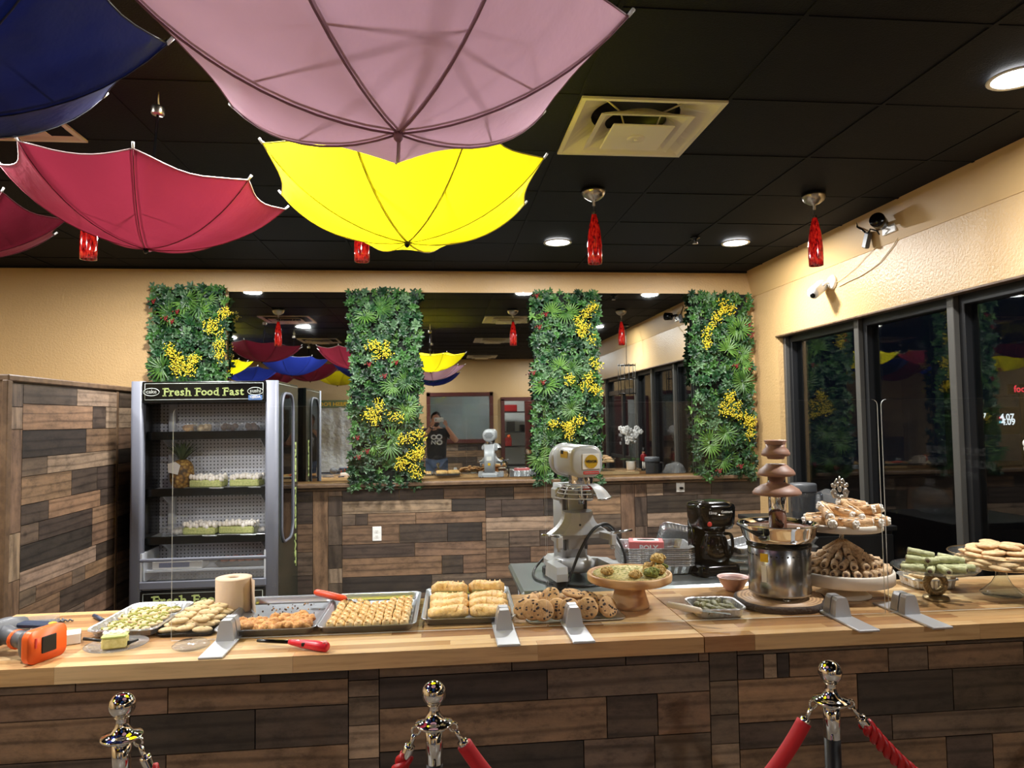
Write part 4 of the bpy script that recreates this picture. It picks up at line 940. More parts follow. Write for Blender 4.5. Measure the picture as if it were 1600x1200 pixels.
def green_cake(px, k, wd, label, dy=.17):
    c = thing('green_cake', label, 'cake', at_shelf(px, k, dy), R(-8), 'green cakes in the cooler')
    B().box((0, 0, .008), (wd+.05, .17, .008), .003).obj('cake_board', 'foil', c)
    B().box((0, 0, .036), (wd, .12, .05), .008).obj('sponge', 'cake_green', c)
    t_ = B()
    n = int(wd/.022)
    for i in range(n):
        for j in range(6): t_.ball((-wd/2+.012+i*(wd-.02)/(n-1)+rk.uniform(-.003, .003), -.05+.02*j, .064+rk.uniform(0, .022)), (.0145, .0135, .02), 7, 5)
    t_.obj('cream_dollops', 'cream_white', c)
for px, k, wd, lab in ((326, 1, .23, 'cream-topped green cake beside the pineapple in the cooler'), (386, 1, .21, 'cream-topped green cake right of another on the middle cooler shelf'),
                       (316, 2, .23, 'cream-topped green cake in the middle of the lower cooler shelf'), (374, 2, .25, 'cream-topped green cake at the right of the lower cooler shelf')): green_cake(px, k, wd, lab)
def tub(px, k, label, m_in, dy=.17, s=1.0):
    c = thing('clear_food_tub', label, 'container', at_shelf(px, k, dy))
    B().rings([rrect(.07*s, .055*s, .02, .0), rrect(.078*s, .063*s, .02, .055)], cap1=False).obj('tub', 'clear_plastic', c)
    B().rings([rrect(.08*s, .065*s, .02, .056), rrect(.078*s, .063*s, .02, .066), rrect(.06*s, .05*s, .02, .078)]).obj('lid', 'clear_plastic', c)
    f_ = B()
    for i in range(9): f_.ball((rk.uniform(-.045, .045)*s, rk.uniform(-.03, .03)*s, .025+rk.uniform(0, .02)), .022*s, 8, 6, 0, .2)
    f_.obj('filling', m_in, c)
tub(274, 2, 'round-cornered clear tub left of the cakes on the lower cooler shelf', 'cream_white'); tub(413, 2, 'clear tub partly behind the right cooler post', 'cream_white', .16, .9)
tub(295, 0, 'low clear tub at the left of the top cooler shelf', 'cookie_tan'); tub(322, 0, 'second low clear tub on the top cooler shelf', 'dough_pale')
tub(360, 0, 'clear tub of dark pastries on the top cooler shelf', 'roll_dark'); tub(392, 0, 'clear tub of dark pastries at the right of the top cooler shelf', 'roll_dark', .2)
q = on_y(282, 868, Y0+.12); o = thing('freezer_box', 'flat white and blue carton in the cooler well', 'box', (q.x, Y0+.13, BK-.002))
B().box((0, 0, .028), (.33, .14, .055), .003).obj('carton', 'card_white', o); B().box((-.02, -.0712, .03), (.2, .002, .03)).obj('printed_band', 'box_blue', o)
q = on_y(378, 860, Y0+.15); o = thing('meat_tray', 'wrapped tray of reddish food in the cooler well', 'food tray', (q.x, Y0+.17, BK-.002))
B().rings([rrect(.15, .08, .02, 0), rrect(.17, .095, .02, .03)]).obj('tray', 'black_satin', o); b = B()
for i in range(5): b.ball((-.11+.055*i, 0, .04), (.035, .08, .022), 10, 6, 0, .15)
b.obj('food', 'meat_red', o)
for i, (px, lab) in enumerate(((262, 'crumpled clear plastic bag at left in the bottom of the cooler'), (330, 'crumpled clear plastic bag at right in the bottom of the cooler'))):
    q = on_y(px, 895, Y0+.14)
    b = B().ball((0, 0, .045), (.13, .1, .045), 20, 12, 0, .25)
    tag(b.obj('plastic_bag', 'clear_plastic', None, (q.x, Y0+.17, zs3-.003)), lab, 'bag')

# second cooler behind the camera with its white night curtain down
oc = thing('curtained_cooler', 'open cooler with white night curtain pulled down, seen in the mirror', 'refrigerator', (-2.25, FW+.42, 0))
B().box((0, 0, .3), (1.2, .74, .6), .01).obj('base', 'fridge_grey', oc)
for s in (-1, 1): B().box((s*.59, 0, 1.15), (.03, .74, 1.5), .004).obj('side_panel', 'fridge_black', oc)
B().box((0, -.35, 1.2), (1.15, .04, 1.4)).obj('rear_panel', 'fridge_liner', oc)
h = B().box((0, .02, 1.96), (1.2, .72, .15), .008).obj('header', 'header_green', oc)
text_mesh('lettering', 'FRESH FOOD FAST', .1, 'label_yellow', h, (0, .382, 1.955), (PI/2, 0, PI), .003, .003, stretch=1.15)
pts = [(x*.06-.54, .36+.012*math.sin(x*1.9)+.006*math.sin(x*5.1), 0) for x in range(19)]
cu = B(); cu.rings([[(p[0], p[1]+.01*math.sin(zz_*9+p[0]*7), .62+zz_) for p in pts] for zz_ in [i*.075 for i in range(18)]], None, 0, False, False, True, False)
cu.obj('night_curtain', 'curtain_white', oc, fix=False)

# ------------------------------------------------------------------ foliage panels
rl = random.Random(21)
def leaf_pts(L, W, fold=.25, curl=.3):
    """one leaf along +x, folded at the midrib"""
    st = [(0, .06), (.25, .8), (.55, 1.0), (.82, .6), (1, 0)]
    mid = [(L*t, 0, -curl*L*t*t) for t, _ in st]; up = [(L*t, W/2*k, -curl*L*t*t+fold*W/2*k) for t, k in st[:-1]]; dn = [(p[0], -p[1], p[2]) for p in up]
    v = mid+up+dn; f = []
    for i in range(3): f += [(i, i+1, 5+i+1, 5+i), (i, 9+i, 9+i+1, i+1)]
    f += [(3, 4, 8), (3, 12, 4)]
    return v, f
def rosette(b, M, n, L, W, el, q, mat=0):
    for k in range(n):
        a = 2*PI*k/n+q.uniform(-.3, .3); e = el+q.uniform(-.25, .25); s_ = q.uniform(.8, 1.15)
        v, f = leaf_pts(L*s_, W*s_, .3, q.uniform(.1, .45)); b.add(v, f, M @ Matrix.Rotation(a, 4, 'Z') @ Matrix.Rotation(-e, 4, 'Y'), mat)
FACE = Matrix.Rotation(PI/2, 4, 'X')                 # local z -> -Y (out of the wall)
def frond_mesh():
    b = B(); q = random.Random(2)
    for k in range(15):
        a = R(-118+236*k/14); L = .105*(1-.18*abs(k-7)/7); v, f = leaf_pts(L, .011, .5, .25)
        b.add(v, f, Matrix.Rotation(a+PI/2, 4, 'Z') @ Matrix.Rotation(-R(22+q.uniform(-8, 8)), 4, 'Y'))
    return b.mesh('palm_frond', 'leaf_frond', False)
SPRIGS = []
for k in range(6):
    b = B(); rosette(b, Matrix.Identity(4), 6+(k % 2), .046, .021 if k % 2 else .025, .45, rl); rosette(b, Matrix.Translation((0, 0, .008)), 4, .03, .016, .9, rl)
    SPRIGS.append(b.mesh('leaf_sprig', ('leaf_green', 'leaf_deep', 'leaf_blue')[k % 3], False))
FROND = frond_mesh()
FLOW = []
for k in range(3):
    b = B(); q = random.Random(k)
    for i in range(30):
        c = Vector((max(-.045, min(.045, q.gauss(0, .022))), max(-.045, min(.045, q.gauss(0, .022))), .012+q.random()*.03)); b.ball(c, q.uniform(.004, .007), 5, 4)
    for i in range(8): v, f = leaf_pts(.035, .008, .2, .2); b.add(v, f, Matrix.Rotation(q.random()*6.3, 4, 'Z') @ Matrix.Rotation(-R(40), 4, 'Y'), 1)
    FLOW.append(b.mesh('flower_sprig', ['flower_yellow', 'leaf_frond'], False))
b = B(); q = random.Random(9)
for i in range(22): b.ball((q.gauss(0, .016), q.gauss(0, .016), .02+q.random()*.03), .0055, 6, 4)
BERRY = b.mesh('berry_sprig', 'berry_red', False)
def foliage(x0, x1, z0, z1, label, seed, flowers, fronds, berries):
    q = random.Random(seed); w_, h_ = x1-x0, z1-z0; Y = BACK-.058
    p = thing('foliage_panel', label, 'plant panel', (x0, Y, z0), 0, 'artificial foliage panels on the back wall')
    B().box((w_/2, .024, h_/2), (w_-.03, .02, h_-.03)).obj('backing_mat', 'foliage_back', p)
    st = B(); n = int(w_*h_*820)
    for i in range(n):
        x, zz_ = q.uniform(-.012, w_+.012), q.uniform(-.012, h_+.012)
        M = Matrix.Translation((x, .012-q.random()*.03, zz_)) @ FACE @ Matrix.Rotation(q.random()*6.28, 4, 'Z') @ Matrix.Rotation(q.gauss(0, .35), 4, 'X')
        s_ = q.uniform(.7, 1.15); rosette(st, M, 5, .036*s_, .017*s_, .5, q, q.choice((0, 0, 1, 2, 3)))
    o = st.obj('small_leaves', ['leaf_green', 'leaf_deep', 'leaf_frond', 'leaf_blue'], p, fix=False); o['kind'] = 'stuff'
    for i in range(200):
        x, zz_ = q.uniform(0, w_), q.uniform(.0, h_)
        k = link('leaf_sprig', SPRIGS[q.randrange(6)], p, (x, -.018-q.random()*.02, zz_))
        k.rotation_euler = (FACE @ Matrix.Rotation(q.random()*6.28, 4, 'Z') @ Matrix.Rotation(q.gauss(0, .3), 4, 'X')).to_euler(); k.scale = (q.uniform(.85, 1.2),)*3
    def local(px, py): a = on_y(px, py, Y-.03); return a.x-x0, a.z-z0
    for px, py in fronds:
        for j in range(2):
            x, zz_ = local(px+q.uniform(-7, 7), py+q.uniform(-7, 7)); x = min(x, w_-.09 if x1 > 2.6 else 9); k = link('palm_frond', FROND, p, (x, -.03-.012*j, zz_))
            k.rotation_euler = (FACE @ Matrix.Rotation(q.uniform(0, 6.28), 4, 'Z') @ Matrix.Rotation(q.gauss(0, .2), 4, 'X')).to_euler(); k.scale = (q.uniform(.95, 1.3),)*3
    for px, py, r in flowers:
        for j in range(max(2, int(r/3.2))):
            a, d_ = q.random()*6.28, r*math.sqrt(q.random())
            x, zz_ = local(px+d_*math.cos(a), py+d_*math.sin(a)); x = min(x, w_-.03 if x1 > 2.6 else 9); k = link('flower_sprig', FLOW[q.randrange(3)], p, (x, -.035-.015*q.random(), zz_))
            k.rotation_euler = (FACE @ Matrix.Rotation(q.uniform(0, 6.28), 4, 'Z')).to_euler()
    for px, py in berries:
        x, zz_ = local(px, py); k = link('berry_sprig', BERRY, p, (x, -.035, zz_)); k.rotation_euler = FACE.to_euler()
zT, zB = 2.725, 1.075
foliage(-2.30, -1.73, 1.9, zT, 'foliage panel behind the display cooler, leftmost of the four', 31,
        [(350, 486, 10), (336, 510, 15), (345, 528, 10), (275, 565, 16), (290, 580, 14), (310, 556, 10), (342, 556, 6), (268, 550, 8)], [(290, 470), (310, 480), (320, 462), (265, 485), (250, 575)], [(262, 498), (272, 503), (243, 472), (280, 488)])
foliage(-.735, -.155, zB-.01, zT-.015, 'foliage panel above the left wall outlet', 32,
        [(588, 640, 15), (580, 655, 10), (618, 656, 8), (650, 680, 10), (640, 700, 18), (655, 715, 14), (625, 725, 14), (645, 735, 12), (585, 545, 14), (600, 548, 10)], [(615, 600), (635, 592), (610, 690), (585, 692), (600, 480), (570, 500), (640, 640)], [(578, 570), (602, 588), (620, 567), (575, 705), (562, 714), (560, 684)])
foliage(.805, 1.372, zB, zT-.02, 'foliage panel behind the stand mixer', 33,
        [(912, 488, 8), (905, 510, 13), (918, 522, 12), (925, 484, 7), (915, 594, 12), (925, 605, 12), (890, 594, 6), (880, 665, 12), (895, 672, 12), (905, 660, 8), (930, 570, 8), (866, 663, 6)], [(865, 485), (885, 490), (870, 575), (895, 580), (850, 600), (858, 690), (845, 720), (890, 640)], [(838, 463), (852, 492), (842, 512), (833, 583), (848, 598)])
foliage(2.20, 2.73, zB, zT-.02, 'foliage panel in the right corner by the window', 34,
        [(1125, 480, 10), (1112, 500, 10), (1105, 520, 9), (1135, 484, 8), (1138, 620, 9), (1145, 640, 14), (1160, 650, 14), (1165, 665, 12), (1128, 635, 8), (1102, 538, 6), (1170, 675, 8)], [(1140, 540), (1155, 560), (1165, 595), (1180, 600), (1150, 510), (1130, 680), (1115, 690), (1130, 715), (1180, 570)], [(1168, 508), (1172, 524), (1168, 576), (1148, 572), (1155, 728), (1122, 735)])

# ------------------------------------------------------------------ stanchions and ropes
def stanchion(px, py, label):
    q = on_z(px, py, .975); s = thing('stanchion', label, 'stanchion', (q.x, q.y, 0), 0, 'chrome and black stanchions')
    B().lathe([(.15, 0), (.15, .012), (.12, .022), (.05, .04), (.024, .05), (.019, .055)], 32).obj('base', 'chrome', s)
    B().cyl((0, 0, .05), (0, 0, .83), .0195, 20).obj('post', 'black_satin', s)
    B().cyl((0, 0, .815), (0, 0, .902), .0202, 24).obj('collar', 'chrome', s)
    B().lathe([(.0205, .9), (.0435, .9015), (.0455, .905), (.0435, .9085), (.031, .911), (.022, .917), (.0155, .928), (.0125, .936), (.0125, .944), (.0165, .95), (.012, .951)], 28).obj('ring_plate', 'chrome', s)
    B().ball((0, 0, .975), .0285, 28, 18).obj('finial', 'chrome', s)
    return s
stn = [stanchion(191, 1102, 'chrome stanchion at the left, with only a twisted rope'), stanchion(678, 1083, 'chrome stanchion in the middle of the three'), stanchion(1297, 1050, 'chrome stanchion at the right, in front of the counter')]
def rope(a, b, kind, label):
    """a red rope hanging between two hook points"""
    r = thing('barrier_rope', label, 'rope', (0, 0, 0), 0, 'red barrier ropes')
    a, b = Vector(a), Vector(b); d = (b-a); L = d.length; sag = .32
    def pt(t): 
        p = a.lerp(b, t); p.z -= sag*4*t*(1-t)*(1+.25*(1-4*t*(1-t))); return p
    n = 160; P = [pt(i/n) for i in range(n+1)]
    # arc length
    S = [0]
    for i in range(n): S.append(S[-1]+(P[i+1]-P[i]).length)
    i0 = next(i for i in range(n) if S[i] > .075); i1 = n-i0; ic = next(i for i in range(n) if S[i] > .038)
    for lo, hi in ((ic, i0), (n-i0, n-ic)): B().tube([P[i] for i in range(lo, hi+1)], .0125, 14).obj('end_cap', 'chrome', r)
    for e, k in ((0, ic), (n, n-ic)):
        c = P[e]; h = B(); dirn = (P[k]-P[e]).normalized(); u = Vector((0, 0, 1)).cross(dirn)
        u = u.normalized() if u.length > 1e-4 else Vector((0, 1, 0)); w2 = dirn.cross(u).normalized()
        h.tube([c+dirn*.006+(dirn*math.cos(t)+w2*math.sin(t))*.0095 for t in [PI*.15+q_*PI*1.7/12 for q_ in range(13)]], .0032, 6)
        h.tube([c+dirn*.014, P[k]], .0055, 8); h.obj('snap_hook', 'chrome', r)
    if kind == 'velvet':
        B().tube([P[i] for i in range(i0-2, i1+3)], .0185, 16).obj('velvet_sleeve', 'velvet_red', r)
    else:
        for s in range(3):
            pts = []; rad = []
            for i in range(i0-1, i1+2):
                for sub in (0, .5):
                    p = pt((i+sub)/n); t = (pt(min(1, (i+sub+.2)/n))-pt((i+sub-.2)/n)).normalized(); u = t.cross(Vector((0, 1, 0))).normalized(); w2 = t.cross(u)
                    ph = S[i]*2*PI/.075+2*PI*s/3+sub*(S[i+1]-S[i])*2*PI/.075 if i < n else 0
                    pts.append(p+(u*math.cos(ph)+w2*math.sin(ph))*.0098)
            B().tube(pts, .0095, 9).obj('strand', 'rope_red', r)
    return r
def ring(i, ang): 
    o = stn[i].location; return (o.x+.0425*math.cos(R(ang)), o.y+.0425*math.sin(R(ang)), .903)
rope(ring(0, -20), ring(1, 200), 'twist', 'red twisted cord rope between the left and middle stanchions')
rope(ring(1, -10), ring(2, 175), 'velvet', 'smooth red velvet rope between the middle and right stanchions')
o2 = stn[2].location
rope(ring(2, -15), (o2.x+1.12, o2.y-.02, .903), 'twist', 'red twisted cord rope leaving the right stanchion to the right')
s4 = copy_tree(stn[2], None, (o2.x+1.155, o2.y-.02, 0), None, 'chrome stanchion beyond the right edge, holding the last rope')
# ------------------------------------------------------------------ trays and food on the counter
T0 = CT+.0006
rf = random.Random(77)
ORD = ['first', 'second', 'third', 'fourth', 'fifth', 'sixth', 'seventh', 'eighth', 'ninth', 'tenth', 'eleventh', 'twelfth', 'thirteenth', 'fourteenth', 'fifteenth', 'sixteenth', 'seventeenth', 'eighteenth', 'nineteenth', 'twentieth', 'twenty-first', 'twenty-second', 'twenty-third', 'twenty-fourth', 'twenty-fifth']
def sheet_pan(x, y, rz, label):
    hx, hy = .163, .226
    b = B(); rs = [rrect(hx-.02, hy-.02, .02, .0), rrect(hx-.012, hy-.012, .024, .004), rrect(hx-.003, hy-.003, .028, .024), rrect(hx+.004, hy+.004, .03, .027), rrect(hx+.004, hy+.004, .03, .0235),
                   rrect(hx-.001, hy-.001, .028, .0225), rrect(hx-.006, hy-.006, .027, .023), rrect(hx-.0135, hy-.0135, .022, .0055), rrect(hx-.021, hy-.021, .018, .0022)]
    b.rings(rs); o = b.obj('sheet_pan', 'pan_metal', None, (x, y, T0), (0, 0, rz)); return tag(o, label, 'tray', 'aluminium sheet pans on the counter')
def foil_tray(hx, hy, h, label, x, y, rz, z=None, group=None, m=72):
    b = B(); r = .03; rip = .003
    rs = [rrect_sub(hx*.84, hy*.84, r*.8, .0, m), rrect_sub(hx*.9, hy*.9, r, .004, m, rip), rrect_sub(hx*.985, hy*.985, r*1.1, h, m, rip), rrect_sub(hx+.006, hy+.006, r*1.2, h+.002, m),
          rrect_sub(hx+.007, hy+.007, r*1.2, h-.002, m), rrect_sub(hx+.005, hy+.005, r*1.2, h+.0032, m), rrect_sub(hx*.975, hy*.975, r*1.1, h+.001, m, rip), rrect_sub(hx*.89, hy*.89, r, .006, m, rip), rrect_sub(hx*.83, hy*.83, r*.8, .0025, m)]
    b.rings(rs, smooth=False); o = b.obj('foil_tray', 'foil', None, (x, y, T0 if z is None else z), (0, 0, rz)); return tag(o, label, 'tray', group)
pan1 = sheet_pan(-.582, 2.70, R(-1), 'aluminium sheet pan with leftover golden crumble')
pan2 = sheet_pan(-.246, 2.695, R(-1), 'aluminium sheet pan filled with rows of baklava pieces')
pan3 = sheet_pan(.104, 2.735, R(-1.5), 'aluminium sheet pan with large flaky strudel loaves')
# crumble: nobody could count the crumbs
b = B(); 
for i in range(300):
    u = rf.uniform(-.135, .135); v_ = -.19+.115*rf.random()**1.3*(1+.25*math.sin(u*20)); r = rf.uniform(.008, .02)
    b.ball((u, v_, .006+r*.5+.012*rf.random()), (r, r*.9, r*.75), 7, 5, 0, .45)
for i in range(60): b.ball((rf.uniform(-.13, .13), rf.uniform(-.08, .19), .0045), rf.uniform(.0015, .004), 5, 4, 1 if i % 3 else 0)
o = b.obj('crumble', ['crumb_gold', 'roll_dark'], None, (-.582, 2.70, T0), (0, 0, R(-1))); o['kind'] = 'stuff'; tag(o, 'golden brown crumble dessert heaped at the front of its sheet pan', 'dessert')
# baklava
def baklava_mesh():
    b = B(); n = 12; rs = []
    for i in range(7):
        t = i/6; y = -.0215+.043*t; k = (.7, .95, 1.06, 1.0, 1.05, .95, .68)[i]; q = []
        for j in range(n):
            a = 2*PI*j/n; q.append((.0148*k*math.cos(a)*(1+.05*math.sin(5*a+i)), y, .0145+.0145*k*math.sin(a)*(1.0 if math.sin(a) > 0 else .9)))
        rs.append(q)
    b.rings(rs); 
    for j in range(5): b.ball((rf.uniform(-.008, .008), -.018+.009*j, .0275), (.006, .004, .0028), 6, 4, 1)
    return b.mesh('baklava', ['phyllo', 'phyllo_gold'])
BKM = [baklava_mesh() for _ in range(3)]
M2 = Matrix.Translation((-.246, 2.695, T0+.0032)) @ Matrix.Rotation(R(-1), 4, 'Z')
for i in range(9):
    for j in range(7):
        if j == 6 and i in (3, 4, 5): continue
        p = M2 @ Vector((-.124+.031*i+rf.uniform(-.003, .003), -.176+.048*j, 0))
        tag(link('baklava', BKM[rf.randrange(3)], None, p, (0, rf.uniform(-.1, .1), rf.uniform(-.05, .05)-.017), (1, 1, rf.uniform(.9, 1.1))), 'golden baklava piece, %s from the left in the %s row from the glass' % (ORD[i], ORD[j]), 'pastry', 'baklava pieces on the sheet pan')
# strudel loaves
def strudel_mesh(sd):
    q = random.Random(sd); b = B(); n = 20; rs = []
    for i in range(15):
        t = i/14; x = -.072+.144*t; k = min(1, .55+3.2*min(t, 1-t)); sl = []
        for j in range(n):
            a = 2*PI*j/n; s_, c_ = math.sin(a), math.cos(a); wr = 1+.06*math.sin(3*a+9*t+sd)+.05*noise.noise(Vector((t*7, a*1.3, sd)))
            sl.append((x, .033*k*wr*c_+.006*math.sin(t*5+sd), .021+(.024 if s_ > 0 else .02)*k*wr*s_*(1 if s_ > 0 else .95)))
        rs.append(sl)
    b.rings(rs)
    for i in range(6): b.tube([(-.05+.02*i+q.uniform(-.004, .004), -.024, .033), (-.046+.02*i, 0, .0455), (-.04+.02*i, .022, .035)], [.0015, .003, .0015], 5)
    return b.mesh('strudel', ['phyllo_gold'])
M3 = Matrix.Translation((.104, 2.735, T0+.003)) @ Matrix.Rotation(R(-1.5), 4, 'Z')
SL = [(-.072, .155, .004, 'strudel loaf at the back left of the sheet pan'), (.076, .158, .004, 'strudel loaf at the back right of the sheet pan'),
      (-.073, .05, 0, 'strudel loaf in the left column, rearmost of three'), (-.071, -.045, .0, 'strudel loaf in the left column, middle of three'), (-.073, -.145, 0, 'strudel loaf in the left column, nearest the glass'),
      (.077, .048, .0, 'strudel loaf in the right column, rearmost of three'), (.074, -.048, 0, 'strudel loaf in the right column, middle of three'), (.076, -.147, 0, 'strudel loaf in the right column, nearest the glass')]
for i, (x, y, z_, lab) in enumerate(SL):
    o = link('strudel', strudel_mesh(i), None, M3 @ Vector((x, y, z_)), (0, 0, R(-1.5+rf.uniform(-3, 3))), (1, 1.28 if i > 1 else 1.1, 1.0 if i > 1 else 1.3)); tag(o, lab, 'pastry', 'strudel loaves on the sheet pan')
    if i < 2: B().box((0, -.034, .014), (.115, .014, .02), .004).obj('filling', 'strudel_fill', o)

# filled shortbread: foil tray at left, flat dark tray beside it
ft = foil_tray(.108, .178, .03, 'crinkled foil tray with pistachio shortbread at the left', -1.055, 2.70, R(-3))
dt = B().rings([rrect(.088, .17, .02, 0), rrect(.094, .176, .022, .012), rrect(.09, .172, .02, .012), rrect(.084, .166, .018, .003)]).obj('dark_tray', 'black_gloss', None, (-.85, 2.69, T0), (0, 0, R(-3)))
tag(dt, 'flat black tray under pale oval shortbread cookies', 'tray')
def oval_mesh(top):
    b = B(); b.ball((0, 0, .011), (.034, .018, .011), 16, 9, 0, .05)
    if top == 1: b.ball((.004, 0, .0215), (.0045, .0025, .0025), 7, 5, 1); 
    if top == 2:
        for i in range(26): b.ball((rf.uniform(-.024, .024), rf.uniform(-.012, .012), .021-.003*abs(i % 3)), rf.uniform(.003, .006), 5, 4, 1)
    return b.mesh('shortbread', ['dough_pale', 'pistachio'])
OV = [oval_mesh(0), oval_mesh(1), oval_mesh(2)]
def scatter_ovals(o, hx, hy, n, k, lab, grp, z0, step):
    for i in range(n[1]):
        for j in range(n[0]):
            p = Matrix.Translation(o) @ Matrix.Rotation(R(-3), 4, 'Z') @ Vector((-hx+2*hx*j/(n[0]-1)+rf.uniform(-.004, .004), -hy+2*hy*i/(n[1]-1)+rf.uniform(-.003, .003), z0+rf.uniform(0, .002)+(.006 if (i+j) % 2 else 0)))
            m = k(i, j)
            tag(link('shortbread', OV[m], None, p, (rf.uniform(-.12, .12), rf.uniform(-.12, .12), rf.uniform(-.25, .35)), (rf.uniform(.92, 1.05),)*3), lab % (ORD[j], ORD[i]), 'cookie', grp)
scatter_ovals(Vector((-1.055, 2.69, T0)), .052, .125, (3, 7), lambda i, j: 2, 'pistachio shortbread in the foil tray, %s from left, %s row from the glass', 'pistachio shortbread in the foil tray', .006, .04)
scatter_ovals(Vector((-.853, 2.69, T0)), .055, .145, (3, 9), lambda i, j: 1, 'oval shortbread on the black tray, %s from left, %s row from the glass', 'oval shortbread on the black tray', .005, .03)
scatter_ovals(Vector((-.85, 2.70, T0)), .035, .125, (2, 7), lambda i, j: 1, 'upper-layer oval shortbread on the black tray, %s from left, %s row from the glass', 'upper oval shortbread on the black tray', .026, .03)

# chocolate chip cookies
def chip_cookie(sd):
    q = random.Random(sd); b = B(); n = 24; rs = []
    for r, z_ in ((.0005, .0), (.036, 0), (.044, .004), (.0455, .008), (.041, .0135), (.028, .0165), (.0005, .0172)):
        rs.append([(r*math.cos(2*PI*j/n)*(1+.05*noise.noise(Vector((math.cos(2*PI*j/n), math.sin(2*PI*j/n), sd*3)))), r*math.sin(2*PI*j/n)*(1+.05*noise.noise(Vector((math.sin(2*PI*j/n), 2, sd)))), z_+(.0012*noise.noise(Vector((j*.9, r*90, sd))) if z_ > .01 else 0)) for j in range(n)])
    b.rings(rs); c = B()
    for i in range(13):
        a, r = q.random()*6.28, .037*math.sqrt(q.random()); c.ball((r*math.cos(a), r*math.sin(a), .0162-.003*(r/.037)**2), (q.uniform(.0045, .008), q.uniform(.004, .007), .0034), 6, 5)
    for i in range(4):
        a, r = q.random()*6.28, .03*math.sqrt(q.random()); c.ball((r*math.cos(a), r*math.sin(a), .0005), (.004, .004, .002), 6, 4)
    return b.mesh('cookie', 'cookie_tan'), c.mesh('chocolate_chips', 'choc_chip')
CK = [chip_cookie(s) for s in range(4)]
rack = B().rings([rrect(.173, .11, .03, 0, 5), rrect(.178, .115, .03, .006, 5), rrect(.174, .111, .028, .006, 5), rrect(.168, .105, .026, .002, 5)])
rack = tag(rack.obj('cookie_tray', 'antique_silver', None, (.475, 2.60, T0), (0, 0, R(1))), 'thin silver-rimmed tray under the chocolate chip cookies', 'tray')
CP = [(819, 953, 2.535, 58, -24), (833, 959, 2.515, 66, -12), (848, 953, 2.50, 72, 4), (871, 960, 2.515, 62, -10), (890, 953, 2.505, 70, 10), (918, 951, 2.50, 70, -6), (949, 949, 2.51, 66, 20),
      (827, 941, 2.565, 34, -22), (842, 936, 2.585, 30, 14), (860, 931, 2.565, 44, -26), (875, 944, 2.555, 36, 8), (892, 937, 2.575, 14, -14), (894, 927, 2.575, 10, 12), (920, 933, 2.575, 16, 14), (932, 940, 2.565, 28, -20), (905, 946, 2.565, 30, 16), (852, 947, 2.575, 16, 6), (945, 953, 2.575, 20, -8), (925, 957, 2.60, 8, 4)]
NF = 0; NB = 0
for i, (px, py, Y, tx, ty) in enumerate(CP):
    m, ch = CK[i % 4]; p = on_y(px, py, Y); p.z = max(p.z, CT+.016+.034*abs(math.sin(R(tx)))); p = p-Vector((0, -.004, .006))
    if i < 7: lab = 'chocolate chip cookie leaning toward the glass, %s from the left in front' % ORD[i]
    elif i < 16: lab = 'chocolate chip cookie in the upper heap behind the front row, %s from the left' % ORD[i-7]
    else: lab = 'chocolate chip cookie at the bottom of the heap, %s hidden one' % ORD[i-16]
    o = tag(link('cookie', m, None, p, (R(tx), R(ty*.5), R(ty)), (.84,)*3), lab, 'cookie', 'chocolate chip cookies on the silver tray'); link('chocolate_chips', ch, o)['kind'] = 'stuff'

# wooden pedestal with shredded pastry
kx, ky = .712, 2.665
ks = thing('wooden_cake_stand', 'turned wooden cake stand with a thick stem', 'cake stand', (kx, ky, T0))
B().lathe([(.07, 0), (.073, .004), (.072, .012), (.06, .05), (.054, .082), (.054, .09), (.0005, .09)], 40).obj('stem', 'turned_wood', ks)
B().lathe([(.1, .088), (.145, .094), (.157, .1), (.159, .106), (.159, .124), (.156, .128), (.15, .128), (.147, .122), (.14, .118), (.0005, .118)], 56).obj('plate', 'turned_wood', ks)
b = B().lathe([(.0005, 0), (.12, 0), (.138, .003), (.136, .008), (.11, .013), (.05, .016), (.0005, .017)], 40)
for i in range(330):
    a, r = rf.random()*6.28, .13*math.sqrt(rf.random()); b.ball((r*math.cos(a), r*math.sin(a), .0155-.008*(r/.13)**2), (rf.uniform(.004, .011), rf.uniform(.003, .007), rf.uniform(.002, .004)), 5, 4, rf.choice((1, 1, 1, 1, 2, 0)))
o = b.obj('shredded_pastry', ['kunafa', 'nest_green', 'kunafa_shred'], None, (kx, ky, T0+.1185)); o['kind'] = 'stuff'; tag(o, 'flat shredded pastry sprinkled with pistachio on the wooden stand', 'dessert')
def nest(x, y, z_, r, m, lab):
    b = B(); b.ball((0, 0, r*.55), (r, r, r*.62), 14, 9, 0, .35)
    for i in range(40):
        a = rf.random()*6.28; e = rf.uniform(-.2, 1.3); b.ball((r*.95*math.cos(a)*math.cos(e), r*.95*math.sin(a)*math.cos(e), r*.55+r*.6*math.sin(e)), r*rf.uniform(.12, .24), 5, 4)
    tag(b.obj('pastry_nest', m, None, (kx+x, ky+y, T0+.13+z_)), lab, 'pastry', 'pastry nests on the wooden stand')
nest(-.095, -.045, 0, .024, 'nest_gold', 'golden pastry nest at the left of the wooden stand'); nest(-.005, -.105, -.002, .024, 'nest_gold', 'golden pastry nest at the front of the wooden stand')
nest(.058, -.1, -.002, .029, 'nest_green', 'green pistachio nest at the front of the wooden stand'); nest(.095, -.06, 0, .027, 'nest_gold', 'golden nest at the right front of the wooden stand')
nest(.082, .0, .0, .027, 'nest_gold', 'golden nest at the lower back right of the wooden stand'); nest(.105, -.025, .034, .028, 'nest_gold', 'golden nest on top of the right-hand pile')
nest(.12, -.01, .0, .026, 'nest_green', 'green nest under the right-hand pile'); nest(.06, -.045, .0, .02, 'nest_gold', 'small golden nest in the middle of the right-hand group')

